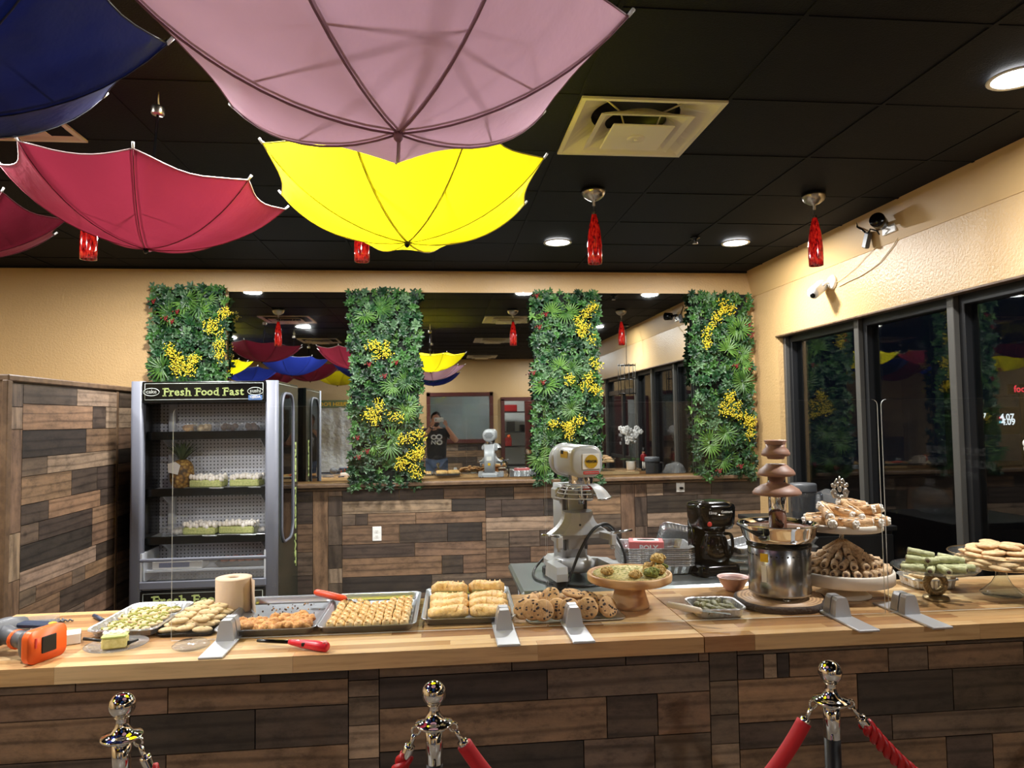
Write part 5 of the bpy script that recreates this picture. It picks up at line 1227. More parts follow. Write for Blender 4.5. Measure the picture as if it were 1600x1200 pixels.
# foil tray of stuffed leaves with a white-handled knife
gt = foil_tray(.088, .082, .034, 'square foil tray of dark stuffed leaves near the counter seam', .99, 2.53, R(-4), None, None, 60)
for i in range(14):
    x, y = -.05+.025*(i % 5)+rf.uniform(-.004, .004), -.045+.042*(i//5)
    b = B(); b.tube([(0, -.03, 0), (0, -.025, 0), (0, .025, 0), (0, .03, 0)], [.007, .0135, .0135, .007], 9)
    tag(b.obj('stuffed_leaf', 'grape_leaf', None, (.99+x, 2.53+y, T0+.021+(.006 if i % 2 else 0)), (rf.uniform(-.15, .15), 0, rf.uniform(-.7, .7))), 'dark green stuffed leaf roll, %s from left in the %s row of the square tray' % (ORD[i % 5], ORD[i//5]), 'food', 'stuffed leaves in the square foil tray')
kn = thing('cake_knife', 'white-handled knife lying across the foil tray of stuffed leaves', 'knife', (0, 0, 0))
a, b_ = on_z(1042, 944, .955), on_z(1097, 955, .953); c_ = on_z(1142, 960, .951)
B().tube([a, a.lerp(b_, .05), a.lerp(b_, .5), a.lerp(b_, .95), b_], [.005, .0105, .012, .0105, .006], 12).obj('handle', 'off_white', kn)
d_ = (c_-b_); sd = Vector((-d_.y, d_.x, 0)).normalized()*.009
B().add([b_-sd, b_+sd, c_+sd*.6, c_-sd*.9]+[p+Vector((0, 0, .0015)) for p in (b_-sd, b_+sd, c_+sd*.6, c_-sd*.9)], [(0, 1, 2, 3), (7, 6, 5, 4), (0, 4, 5, 1), (1, 5, 6, 2), (2, 6, 7, 3), (3, 7, 4, 0)]).obj('blade', 'steel', kn)

# chocolate fountain on a wood slice
wx, wy = 1.287, 2.625
ws = thing('wood_slice', 'round slice of tree trunk with bark under the chocolate fountain', 'board', (wx, wy, T0))
wb = lambda a, z_: .05*math.sin(2*a+.5)+.025*math.sin(5*a+1)+.012*math.sin(13*a)
B().lathe([(.168, 0), (.172, .006), (.17, .018), (.165, .024), (.155, .024), (.155, 0)], 60, cap0=False, cap1=False, wob=wb).obj('bark', 'bark', ws)
B().lathe([(.156, .001), (.158, .0245), (.0005, .0255)], 60, wob=wb).obj('face', 'slice_face', ws)
F0 = T0+.026
cf = thing('chocolate_fountain', 'stainless chocolate fountain with three brown tiers', 'chocolate fountain', (wx, wy, F0))
for k in range(3):
    a = R(-100+120*k); B().lathe([(.012, 0), (.0135, .002), (.0135, .007), (.007, .009), (.006, .018)], 14, c=(.085*math.cos(a), .085*math.sin(a), 0)).obj('foot', 'steel', cf)
B().lathe([(.0005, .014), (.1, .014), (.112, .017), (.1135, .022), (.1135, .192), (.109, .196), (.0005, .196)], 48).obj('base', 'steel', cf)
B().lathe([(.112, .19), (.1185, .192), (.1185, .2), (.112, .203)], 40).obj('black_ring', 'black_gloss', cf)
b = B()
for k in range(36):
    a = 2*PI*k/36; b.box((.1138*math.cos(a), .1138*math.sin(a), .166), (.003, .0075, .0055), .001, Euler((0, 0, a)))
o = b.obj('vent_slots', 'text_black', cf); o['kind'] = 'stuff'
B().box((-.0915, -.0685, .16), (.002, .03, .03), 0, Euler((0, 0, R(37)))).obj('warning_label', 'label_yellow', cf)
B().box((-.0925, -.067, .1), (.002, .02, .06), 0, Euler((0, 0, R(36)))).obj('rating_label', 'card_white', cf)
B().lathe([(.095, .2), (.115, .206), (.132, .232), (.139, .262), (.146, .272), (.148, .276), (.146, .279), (.139, .277), (.13, .255), (.112, .225), (.09, .214)], 56, cap0=False, cap1=False).obj('bowl', 'chrome', cf)
B().lathe([(.0005, .2615), (.05, .2605), (.128, .2595), (.1335, .262), (.128, .25), (.0005, .25)], 48, cap0=False, cap1=False).obj('chocolate_pool', 'chocolate_dark', cf)
B().lathe([(.0325, .215), (.0325, .5)], 32).obj('tower', 'chrome', cf)
b = B()
for rr_, z0, z1, sg in ((.089, .382, .433, 0), (.069, .455, .5, 0), (.0525, .53, .556, 0)):
    b.lathe([(.033, z0+.004), (rr_*.8, z0), (rr_, z0+.004), (rr_*1.0, z0+.012), (rr_*.9, z0+.024), (rr_*.65, z0+.038), (.036, z0+.046), (.0335, z1)], 40, cap0=False, cap1=False)
b.obj('chocolate_tiers', 'chocolate', cf)
B().lathe([(.03, .52), (.034, .53), (.032, .556), (.034, .572), (.042, .59), (.041, .592), (.036, .588), (.02, .575), (.0005, .572)], 36).obj('top_cup', 'chocolate', cf)
B().tube([(-.0, -.034, .27), (-.012, -.034, .275), (-.025, -.03, .29)], [.012, .008, .003], 8).obj('chocolate_drip', 'chocolate_dark', cf)
q0, q1 = on_z(1152, 818, 1.205), on_z(1188, 838, 1.175)
sp = B(); sp.tube([q0, q0.lerp(q1, .5), q1], [.0055, .0065, .007], 8); sp.ball(tuple(q1+(q1-q0).normalized()*.015), (.018, .014, .008), 10, 7)
tag(sp.obj('spoon', 'black_satin'), 'black spoon resting over the left rim of the fountain bowl', 'spoon')
cb = thing('dip_bowl', 'pale pink bowl of melted chocolate left of the fountain', 'bowl', (1.195, 2.845, T0))
B().lathe([(.03, 0), (.034, .003), (.05, .028), (.06, .05), (.064, .054), (.062, .056), (.056, .051), (.046, .03), (.0005, .02)], 36).obj('bowl', 'bowl_pink', cb)
B().lathe([(.0005, .046), (.05, .0455), (.052, .044), (.0005, .03)], 28).obj('chocolate', 'chocolate_dark', cb)

# two-tier stand
sx, sy = 1.586, 2.70
ts = thing('tiered_stand', 'two-tier cream stand with an ornate silver finial', 'cake stand', (sx, sy, T0))
B().lathe([(.1, 0), (.102, .004), (.095, .009), (.088, .012), (.082, .018), (.07, .024), (.05, .03), (.046, .05), (.05, .058), (.0005, .06)], 40).obj('foot', 'stand_cream', ts)
def disc(name, r, z_, h): B().lathe([(r-.03, z_), (r-.004, z_+.002), (r, z_+.006), (r, z_+h-.005), (r-.003, z_+h), (r-.008, z_+h), (r-.012, z_+h-.008), (.0005, z_+h-.01)], 64).obj(name, 'stand_cream', ts)
disc('lower_plate', .186, .056, .05); disc('upper_plate', .152, .258, .03)
b = B(); pts = [Vector((0, 0, .1+.004*i)) for i in range(44)]
for s_ in range(3): b.tube([p+Vector((.0045*math.cos(i*.55+s_*2.09), .0045*math.sin(i*.55+s_*2.09), 0)) for i, p in enumerate(pts)], .005, 7)
b.obj('twisted_rod', 'antique_silver', ts)
b = B(); b.lathe([(.008, .27), (.006, .31), (.011, .318), (.007, .33), (.013, .345), (.014, .355), (.009, .366), (.006, .38)], 14)
zc = .412
for k in range(10):
    a = 2*PI*k/10; b.ball((.026*math.cos(a), 0, zc+.027*math.sin(a)), (.008, .006, .008), 8, 6)
for s_ in (-1, 1):
    b.tube([(s_*.004, 0, zc-.03), (s_*.026, 0, zc-.026), (s_*.034, 0, zc-.006), (s_*.022, 0, zc+.004), (s_*.014, 0, zc-.008), (s_*.022, 0, zc-.016)], [.004, .006, .006, .005, .004, .002], 7)
    b.tube([(s_*.003, 0, zc+.012), (s_*.02, 0, zc+.03), (s_*.012, 0, zc+.044), (s_*.003, 0, zc+.034)], [.004, .005, .004, .002], 7); b.ball((s_*.03, 0, zc+.02), (.007, .005, .009), 8, 6)
b.ball((0, 0, zc+.004), (.009, .008, .012), 10, 8); b.tube([(0, 0, zc+.03), (0, 0, zc+.056)], [.008, .002], 8); b.ball((0, 0, zc-.03), (.01, .007, .008), 8, 6)
b.obj('finial', 'antique_silver', ts)
# cannoli on the upper plate
def cannolo(sd):
    q = random.Random(sd); b = B(); n = 16; rs = []
    for i in range(9):
        t = i/8; rs.append([((.0165+.003*abs(t-.5)*2)*math.cos(2*PI*j/n)*(1+.04*q.uniform(-1, 1)), -.048+.096*t, (.0165+.003*abs(t-.5)*2)*math.sin(2*PI*j/n)) for j in range(n)])
    b.rings(rs, None, 0, False, False); b.tube([(.01, -.045, .014), (.005, 0, .0185), (-.002, .045, .017)], [.004, .005, .004], 6); c = B()
    for s_ in (-1, 1):
        c.ball((0, s_*.046, 0), (.0175, .013, .0175), 12, 8, 0, .1)
        for k in range(6): a = 2*PI*k/6; c.ball((.0105*math.cos(a), s_*.054, .0105*math.sin(a)), (.0062, .006, .0062), 7, 5)
    for k in range(8): c.ball((q.uniform(-.01, .01), q.uniform(-.04, .04), .0165), (.005, .008, .0018), 6, 4)
    return b.mesh('cannolo', 'cannoli_shell'), c.mesh('cream', 'cream_white')
CN = [cannolo(s) for s in range(3)]
U0 = T0+.258+.02
for i, (x, y, z_, tx, rz) in enumerate([(-.115, -.03, .02, 0, 80), (-.088, -.075, .02, 0, -20), (-.05, -.105, .02, 0, 25), (.005, -.11, .02, 0, 88), (.055, -.09, .02, 0, 35), (.1, -.06, .02, 0, 55), (.115, .0, .02, 0, 70), (-.075, .03, .02, 0, 40), (.06, .04, .02, 0, 95), (-.02, .05, .02, 0, 60),
                                        (-.075, -.025, .054, 18, -12), (-.03, -.045, .055, 12, 30), (.02, -.055, .055, 20, 5), (.06, -.03, .055, -10, 50), (.1, -.02, .052, -14, 60), (.045, -.005, .078, 8, 78), (-.03, .01, .06, 15, 80)]):
    m, c_ = CN[i % 3]; o = tag(link('cannolo', m, None, (sx+x, sy+y, U0+z_), (R(tx), 0, R(rz))), 'cream-filled cannolo in the bottom layer, %s in turn from the left edge' % ORD[i] if i < 10 else 'cream-filled cannolo on top of the heap, %s from the left' % ORD[[0, 1, 3, 4, 6, 5, 2][i-10]], 'pastry', 'cannoli on the upper plate'); link('cream', c_, o)
# nut rolls on the lower plate
def nut_roll(sd, m, L=.037, r=.0135):
    q = random.Random(sd); b = B(); n = 14; rs = []
    for t in (-1, -.97, -.6, -.2, .2, .6, .97, 1):
        k = .86 if abs(t) == 1 else 1; rs.append([(r*k*math.cos(2*PI*j/n)*(1+.07*q.uniform(-1, 1)), L*t, r*k*math.sin(2*PI*j/n)*(1+.07*q.uniform(-1, 1))) for j in range(n)])
    b.rings(rs); d_ = B()
    for s_ in (-1, 1): d_.ball((0, s_*L*.985, 0), (r*.55, .003, r*.55), 9, 6, 0, .3)
    return b.mesh('nut_roll', m), d_.mesh('filling', 'roll_dark')
NR = [nut_roll(s, 'roll_nut') for s in range(4)]
L1 = T0+.056+.041
def put_roll(x, y, z_, tx, rz, k, nm, i):
    m, d_ = NR[k % 4]
    o = tag(link('nut_roll', m, None, (sx+x, sy+y, L1+z_), (R(tx), 0, R(rz))), 'brown nut roll in %s of lower plate, %s anticlockwise from the right' % (nm, ORD[i]), 'cookie', 'nut rolls heaped on the lower plate'); link('filling', d_, o)
k = 0
for i in range(25): a = 2*PI*i/25; put_roll(.137*math.cos(a), .137*math.sin(a), .0145, 0, math.degrees(a)-90+rf.uniform(-14, 14), k, 'bottom outer ring', i); k += 1
for i in range(12): a = 2*PI*i/12; put_roll(.066*math.cos(a), .066*math.sin(a), .0145, 0, math.degrees(a)-90+rf.uniform(-10, 10), k, 'bottom inner ring', i); k += 1
for i in range(20): a = 2*PI*(i+.5)/20; put_roll(.108*math.cos(a), .108*math.sin(a), .042, -6, math.degrees(a)-90+rf.uniform(-22, 22), k, 'second layer', i); k += 1
for i in range(11): a = 2*PI*i/11; put_roll(.06*math.cos(a), .06*math.sin(a), .066, -18, math.degrees(a)-90+rf.uniform(-20, 20), k, 'third layer', i); k += 1
for i in range(6): a = 2*PI*(i+.3)/6; put_roll(.038*math.cos(a), .038*math.sin(a)-.006, .094, -32, math.degrees(a)-90+rf.uniform(-20, 20), k, 'top tuft', i); k += 1

# glass stand with green rolls on a bronze ring stem
gx, gy = 1.89, 2.582
gs_ = thing('ring_stem_stand', 'glass cake stand with a bronze ring stem', 'cake stand', (gx, gy, T0))
B().lathe([(.046, 0), (.047, .004), (.044, .012), (.02, .016), (.0005, .017)], 32).obj('base', 'bronze', gs_)
b = B()
for s_ in range(5):
    b.tube([((.036+.008*math.cos(5*2*PI*i/40+s_*1.256))*math.cos(2*PI*i/40), .008*math.sin(5*2*PI*i/40+s_*1.256), .06+(.036+.008*math.cos(5*2*PI*i/40+s_*1.256))*math.sin(2*PI*i/40)) for i in range(41)], .0065, 6)
b.obj('ring_stem', 'bronze', gs_)
B().lathe([(.0005, .104), (.1, .106), (.135, .112), (.152, .126), (.15, .128), (.132, .116), (.1, .111), (.0005, .109)], 48).obj('plate', 'clear_glass', gs_)
GR = [nut_roll(s+9, 'roll_green', .045, .0135) for s in range(3)]
for i, (x, y, z_, tx, rz) in enumerate([(-.1, -.02, .0145, 0, 65), (-.06, -.06, .0145, 0, -40), (-.02, -.075, .0145, 0, -15), (.03, -.06, .0145, 0, 40), (.075, -.045, .0145, 0, 70), (.09, .02, .0145, 0, 120), (-.06, .03, .0145, 0, 80), (0, .02, .0145, 0, 50), (.05, .05, .0145, 0, 20),
                                         (-.07, -.01, .041, 6, 62), (-.055, .0, .064, 10, 60), (-.025, -.03, .041, -4, -62), (.06, -.01, .041, 10, 58), (.03, -.025, .041, 0, 80)]):
    m, d_ = GR[i % 3]; o = tag(link('green_roll', m, None, (gx+x, gy+y, T0+.113+z_), (R(tx), 0, R(rz))), 'pale green roll lying on the glass plate, %s anticlockwise from the left' % ORD[i] if i < 9 else 'pale green roll stacked on the others, %s of the upper five' % ORD[i-9], 'cookie', 'pistachio rolls on the glass plate'); link('filling', d_, o)
# foil tray of shortbread behind it
foil_tray(.088, .08, .04, 'foil tray of brown shortbread between the two glass stands', 2.005, 2.79, R(-6), None, None, 64)
for i in range(12):
    tag(link('shortbread', OV[0], None, (1.945+.04*(i % 4)+rf.uniform(-.006, .006), 2.745+.043*(i//4), T0+.014+.012*(i % 2)), (rf.uniform(-.3, .3), rf.uniform(-.3, .3), rf.uniform(-1, 1)), (.95,)*3), 'brown shortbread between the glass stands, %s from left in the %s row' % (ORD[i % 4], ORD[i//4]), 'cookie', 'shortbread in the right foil tray')
# large glass cake stand of oat cookies
cx, cy = 2.19, 2.612
cs = thing('glass_cake_stand', 'large glass cake stand heaped with cookies at the right edge', 'cake stand', (cx, cy, T0))
B().lathe([(.075, 0), (.078, .004), (.06, .02), (.035, .045), (.022, .07), (.02, .09), (.03, .1), (.05, .104)], 8).obj('foot', 'clear_glass', cs)
B().lathe([(.0005, .104), (.12, .108), (.165, .125), (.178, .155), (.1805, .16), (.178, .161), (.173, .155), (.16, .128), (.115, .113), (.0005, .109)], 56).obj('dish', 'clear_glass', cs)
b = B(); b.tube([(.1795*math.cos(2*PI*i/56), .1795*math.sin(2*PI*i/56), .161) for i in range(57)], .0022, 6, cap=False); b.obj('rim', 'bronze', cs)
def oat(sd):
    b = B(); n = 22; rs = []
    for r, z_ in ((.0005, 0), (.034, 0), (.041, .005), (.04, .01), (.03, .015), (.0005, .017)):
        rs.append([(r*math.cos(2*PI*j/n)*(1+.09*noise.noise(Vector((math.cos(2*PI*j/n)*2, math.sin(2*PI*j/n)*2, sd*3)))), r*math.sin(2*PI*j/n)*(1+.09*noise.noise(Vector((math.sin(2*PI*j/n)*2, 2, sd)))), z_+(.002*noise.noise(Vector((j*1.3, r*120, sd))) if z_ > .008 else 0)) for j in range(n)])
    return b.rings(rs).mesh('oat_cookie', 'cookie_oat')
OC = [oat(s) for s in range(4)]
k = 0
for ring_, (nr, rr_, z_) in enumerate(((11, .125, .0), (6, .062, 0), (10, .11, .018), (5, .055, .018), (9, .1, .036), (4, .045, .036), (7, .085, .053), (3, .035, .055), (4, .05, .072))):
    for i in range(nr):
        a = 2*PI*(i+.37*ring_)/nr; lay = int(z_/.018+.3)
        tag(link('oat_cookie', OC[k % 4], None, (cx+rr_*math.cos(a), cy+rr_*math.sin(a), T0+.112+z_+(.006 if rr_ > .12 else 0)), (rf.uniform(-.16, .16), rf.uniform(-.16, .16), rf.random()*6)), 'knobbly tan cookie in the %s ring from the bottom, %s anticlockwise from the right' % (ORD[ring_], ORD[i]), 'cookie', 'cookies on the large glass stand'); k += 1

# paper roll, plate of cake, lighter, spatula, drill and bits
pr = thing('paper_towel_roll', 'brown paper towel roll standing behind the shortbread', 'paper towel', (-.782, 2.832, T0))
B().lathe([(.02, .002), (.065, 0), (.0655, .003), (.0655, .125), (.065, .127), (.021, .128), (.0195, .12), (.0195, .01)], 48, cap0=False, cap1=False).obj('paper', 'kraft_paper', pr)
B().lathe([(.0198, .004), (.0198, .124), (.018, .124), (.018, .004)], 24, cap0=False, cap1=False).obj('core', 'kraft_dark', pr)
b = B(); pts = [(.066, .0), (.073, -.018), (.084, -.04), (.097, -.058)]
b.rings([[(p[0], p[1], .004) for p in pts], [(p[0]-.008, p[1]+.008, .07) for p in pts], [(p[0]*.93, p[1]*.9, .124) for p in pts]], None, 0, False, False, True, False); b.obj('loose_sheet', 'kraft_paper', pr, fix=False)
lid = B().lathe([(.05, 0), (.056, .004), (.057, .008), (.054, .01), (.046, .016), (.0005, .017)], 36)
tag(lid.obj('clear_disc', 'clear_plastic', None, (-.795, 2.405, T0)), 'round clear plastic container lid lying beside the left bracket', 'lid')
pl = thing('clear_plate', 'clear plastic plate holding a slice of green cake', 'plate', (-1.03, 2.425, T0))
B().lathe([(.05, 0), (.056, .002), (.07, .008), (.092, .013), (.094, .0145), (.09, .0145), (.068, .0095), (.054, .004), (.0005, .003)], 44).obj('plate', 'clear_plastic', pl)
sc = thing('cake_slice', 'slice of green cake with white topping on the clear plate', 'cake', (-1.035, 2.425, T0+.0035), R(12))
B().box((0, 0, .018), (.072, .05, .034), .005).obj('sponge', 'sponge_yellow', sc); B().box((0, 0, .039), (.074, .052, .012), .005).obj('frosting', 'nest_green' if False else 'text_green', sc)
b = B()
for i in range(9): b.ball((-.03+.0075*i, rf.uniform(-.018, .02), .046), (.008, .009, .006), 7, 5)
b.obj('cream', 'cream_white', sc)
fk = B(); q0, q1 = on_z(131, 998, .925), on_z(158, 1001, .922); fk.tube([q0, q1], [.006, .004], 8); q2 = on_z(196, 1006, .918); q3 = on_z(216, 999, .923); fk.tube([q2, q2.lerp(q3, .5), q3], [.009, .005, .004], 8)
tag(fk.obj('black_fork', 'black_satin'), 'black plastic fork and knife resting on the clear plate', 'cutlery')
lg = thing('utility_lighter', 'red long-reach lighter with black barrel on the counter front', 'lighter', (0, 0, 0))
a, b_, c_ = on_z(402, 1001, .918), on_z(452, 1003, .922), on_z(512, 1011, .921)
B().tube([a, a.lerp(b_, .08), b_], [.0045, .0055, .006], 10).obj('barrel', 'black_gloss', lg)
B().tube([b_, b_.lerp(c_, .08), b_.lerp(c_, .35), b_.lerp(c_, .7), b_.lerp(c_, .97), c_], [.0075, .0095, .013, .0155, .0155, .012], 12).obj('handle', 'lighter_red', lg)
m_ = b_.lerp(c_, .42); B().box(tuple(m_+Vector((0, -.012, .002))), (.02, .006, .012), .002).obj('trigger', 'black_satin', lg)
m_ = b_.lerp(c_, .93); B().box(tuple(m_+Vector((.0, -.0, .012))), (.012, .02, .01), .002).obj('end_slot', 'box_red', lg)
su = thing('spatula', 'orange-handled spatula resting on the baklava pan', 'spatula', (0, 0, 0))
a, b_ = on_y(492, 925, 2.86), on_y(541, 936, 2.80); c_ = on_y(578, 944, 2.78)
B().tube([a, a.lerp(b_, .06), a.lerp(b_, .5), a.lerp(b_, .95), b_], [.008, .0125, .014, .0125, .007], 12).obj('handle', 'spatula_orange', su)
B().tube([b_, b_.lerp(c_, .3)], [.004, .0035], 8).obj('shank', 'steel', su)
d_ = b_.lerp(c_, .3); B().add([d_+Vector((-.004, -.012, .0)), d_+Vector((.004, .012, .002)), c_+Vector((0, .018, .0)), c_+Vector((0, -.018, -.002))]+[p+Vector((0, 0, .0014)) for p in (d_+Vector((-.004, -.012, .0)), d_+Vector((.004, .012, .002)), c_+Vector((0, .018, .0)), c_+Vector((0, -.018, -.002)))], [(0, 1, 2, 3), (7, 6, 5, 4), (0, 4, 5, 1), (1, 5, 6, 2), (2, 6, 7, 3), (3, 7, 4, 0)]).obj('blade', 'steel', su)
dx, dy = -1.215, 2.345
dr_ = thing('cordless_drill', 'orange and dark grey cordless drill lying at the left counter end', 'power tool', (dx, dy, T0), R(-22))
Mx = Matrix.Rotation(PI/2, 4, 'Y')
b = B(); b.rings([[(h, p[0], p[1]) for p in rrect(.066, .049, .024, 0, 5)] for h in (0, .004, .02, .024)]); 
o = b.obj('battery_plate', 'tool_orange', dr_, (.0, 0, .05))
B().box((.0255, .004, .0), (.004, .05, .05), .002).obj('battery_latch', 'black_satin', o); B().box((.0255, -.04, .012), (.003, .007, .03), .001).obj('mark', 'label_red', o)
B().rings([[(h, p[0], p[1]) for p in rrect(w1, w2, .02, 0, 5)] for h, w1, w2 in ((-.002, .05, .042), (-.035, .046, .04), (-.05, .036, .034))]).obj('battery', 'grey_plastic', dr_, (0, 0, .05))
B().tube([(-.045, 0, .05), (-.08, .004, .052), (-.13, .012, .055), (-.17, .02, .058)], [.03, .027, .026, .03], 14).obj('grip', 'grey_plastic', dr_)
for xx in (-.05, -.1): B().tube([(xx, .004, .052), (xx-.008, .005, .052)], [.0305, .0295], 14).obj('grip_band', 'tool_orange', dr_)
B().tube([(-.19, -.07, .058), (-.2, -.02, .06), (-.205, .06, .06), (-.2, .11, .06)], [.03, .042, .04, .028], 16).obj('motor_body', 'grey_plastic', dr_)
B().box((-.07, .045, .088), (.12, .04, .014), .004, Euler((0, 0, R(8)))).obj('belt_clip', 'tool_navy', dr_); B().box((-.015, .05, .09), (.02, .02, .016), .003).obj('clip_tab', 'tool_yellow', dr_)
wbx = thing('small_carton', 'small white carton lying behind the drill', 'box', (-1.235, 2.50, T0), R(24))
B().box((0, 0, .017), (.11, .06, .034), .002).obj('carton', 'card_white', wbx); B().box((.0556, 0, .017), (.001, .045, .024)).obj('black_label', 'black_gloss', wbx)
bt = thing('bit_case', 'clear case with silver sockets at the far left of the counter', 'tool case', (-1.46, 2.70, T0), R(12))
B().box((0, 0, .016), (.2, .1, .03), .003).obj('case', 'clear_plastic', bt)
for k in range(5): B().cyl((-.08+.022*k, -.03, .014), (-.08+.022*k, .02, .014), .009, 10).obj('socket', 'chrome', bt)
for k in range(4):
    b = B(); b.tube([(-.045, 0, 0), (.02, 0, 0)], .005, 8); b.tube([(.02+.003*i, .003*math.cos(i*1.3), .003*math.sin(i*1.3)) for i in range(10)], .003, 5)
    q = on_z(66+9*(k % 2)+3*k, 971+4*(k//2), .911); tag(b.obj('drill_bit', 'grey_plastic', None, (q.x, q.y+.01*k, T0+.007), (0, 0, R(4*k))), ('dark drill bit nearest the bit case', 'second dark drill bit beside the bit case', 'third dark drill bit beside the bit case', 'dark drill bit furthest from the bit case')[k], 'drill bit', 'loose drill bits')
a, b_ = on_z(147, 962, .913), on_z(166, 972, .913); mk = thing('driver_bit', 'dark blue driver bit lying alone behind the foil tray', 'drill bit', (0, 0, 0))
B().tube([a, a.lerp(b_, .7)], .0075, 10).obj('sleeve', 'tool_navy', mk); B().tube([a.lerp(b_, .7), b_], [.004, .003], 8).obj('tip', 'chrome', mk)
# ------------------------------------------------------------------ steel prep table and what stands on it
TT = .87
pt = thing('prep_table', 'stainless steel prep table behind the counter', 'table', (1.08, 3.41, 0))
B().box((0, 0, TT-.018), (1.46, .62, .036), .012).obj('tabletop', 'table_steel', pt)
B().box((0, 0, .26), (1.36, .52, .03), .006).obj('undershelf', 'table_steel', pt)
for sx_ in (-.67, .67):
    for sy_ in (-.25, .25):
        l_ = B().cyl((sx_, sy_, .03), (sx_, sy_, TT-.036), .019, 14).obj('leg', 'steel', pt); B().lathe([(.022, 0), (.024, .01), (.02, .035)], 12, c=(sx_, sy_, 0)).obj('foot', 'rubber', l_)

# planetary mixer without its bowl
mx, my = .625, 3.285
mi_ = thing('stand_mixer', 'grey planetary mixer without its bowl on the steel table', 'mixer', (mx, my, TT), R(10))
def bx(name, m, fn, par=mi_): b = B(); fn(b); return b.obj(name, m, par)
b = B()
for s_ in (-1, 1):     # forked feet reaching forward
    P_ = [(s_*.045, .06), (s_*.08, .03), (s_*.15, -.02), (s_*.15, -.175), (s_*.1, -.175), (s_*.1, -.02), (s_*.04, .0)]
    if s_ > 0: P_ = P_[::-1]
    n = len(P_); b.rings([[(p[0]*(1.04), p[1], .038) for p in P_], [(p[0]*1.03, p[1], .07) for p in P_], [(p[0], p[1]+(.012 if p[1] < -.1 else 0), .098 if True else 0) for p in P_]], smooth=False)
b.box((0, .09, .062), (.2, .2, .07), .02); b.lathe([(.098, .05), (.1, .085), (.08, .1), (.07, .104)], 32, c=(0, .03, 0))
b.obj('base', 'silver_paint', mi_)
for fx_, fy_ in ((-.125, -.135), (.125, -.135), (-.08, .16), (.08, .16)): B().box((fx_, fy_, .019), (.05, .055, .038), .006).obj('rubber_foot', 'rubber', mi_)
B().rings([rrect(.062, .07, .016, z_, 5, 0, .07) for z_ in (.095, .44)]).obj('column', 'silver_paint', mi_)
B().box((0, -.004, .29), (.075, .02, .3), .004).obj('slide_rail', 'silver_paint', mi_)
for s_ in (-1, 1): B().box((s_*.052, .0, .29), (.012, .02, .3), .002).obj('rail_groove', 'grey_plastic', mi_)
B().box((.0, -.0155, .205), (.05, .004, .012)).obj('slot', 'text_black', mi_)
yk = B(); prof = []
for i in range(9):
    t = i/8; prof.append((.07+.078*t**2.3, .325-.1*t))
rs = [[(-h, -.022, z_), (-h*.96, -.05, z_-.004), (-h*.6, -.066, z_-.008), (0, -.07, z_-.01), (h*.6, -.066, z_-.008), (h*.96, -.05, z_-.004), (h, -.022, z_), (h*.8, .0, z_), (0, .0, z_), (-h*.8, .0, z_)] for h, z_ in prof]
yk.rings(rs, smooth=False)
yk.rings([[(x_, y_, z_) for x_, y_ in ((-.142, -.14), (-.112, -.14), (-.095, -.06), (0, -.045), (.095, -.06), (.112, -.14), (.142, -.14), (.13, -.03), (.06, .0), (-.06, .0), (-.13, -.03))] for z_ in (.198, .226)], smooth=False)
yo = yk.obj('bowl_yoke', 'silver_paint', mi_)
B().ball((-.002, -.068, .262), (.006, .004, .006), 10, 7).obj('screw_hole', 'text_black', yo)
for s_ in (-1, 1):
    c = B(); c.box((s_*.128, -.135, .2), (.03, .03, .055), .006); c.cyl((s_*.128, -.135, .17), (s_*.128, -.135, .235), .008, 10); c.ball((s_*.128, -.135, .168), .011, 10, 7)
    c.obj('bowl_clamp', 'silver_paint', yo); B().tube([(s_*.13, -.14, .225), (s_*.16, -.15, .235), (s_*.215, -.155, .24)], [.006, .005, .006], 8).obj('clamp_lever', 'steel', yo)
hd = B(); hl = []
for y_, k in ((-.165, .8), (-.16, .93), (-.15, 1.0), (.0, 1.0), (.07, .98)):
    ring_ = []
    w2, hh = .078*k, .071*k
    for p in rrect(w2, hh, .052*k, 0, 6): ring_.append((p[0], y_, .555+p[1]*(1 if p[1] > 0 else 1.0)))
    hl.append(ring_)
hd.rings(hl); ho = hd.obj('head', 'silver_paint', mi_)
B().tube([(0, .06, .55), (0, .07, .55), (0, .13, .55), (0, .142, .55)], [.06, .08, .08, .068], 36).obj('motor_housing', 'silver_paint', mi_)
for k in range(5): B().box((0, .1425, .52+.015*k), (.11-.02*abs(k-2), .004, .005)).obj('vent_slot', 'text_black', ho)
pl_ = B().box((.018, -.167, .555), (.085, .004, .07), .002).obj('badge_plate', 'white_plastic', ho)
B().prism([(.018+.03*math.cos(2*PI*k/28), .555+.03*math.sin(2*PI*k/28)) for k in range(28)], 'y', -.172, -.169).obj('badge', 'label_gold', pl_)
text_mesh('lettering', 'VEVOR', .0165, 'text_black', pl_, (.018, -.173, .555), (PI/2, 0, 0), .0004)
st_ = B().box((.018, -.1655, .505), (.075, .003, .014), .004).obj('warning_strip', 'label_red', ho); text_mesh('lettering', 'CAUTION KEEP HANDS CLEAR', .0048, 'text_white', st_, (.018, -.1675, .505), (PI/2, 0, 0))
s2 = B().box((-.078, -.08, .585), (.003, .09, .03)).obj('side_label', 'label_gold', ho); B().box((-.0795, -.06, .595), (.003, .03, .016)).obj('side_mark', 'text_black', s2)
B().lathe([(.052, .43), (.056, .445), (.056, .49)], 32, c=(0, -.085, 0), cap1=False).obj('planetary_ring', 'chrome', mi_)
B().cyl((0, -.085, .36), (0, -.085, .435), .014, 14).obj('attachment_shaft', 'steel', mi_)
gd = B(); c0 = Vector((0, -.085, 0))
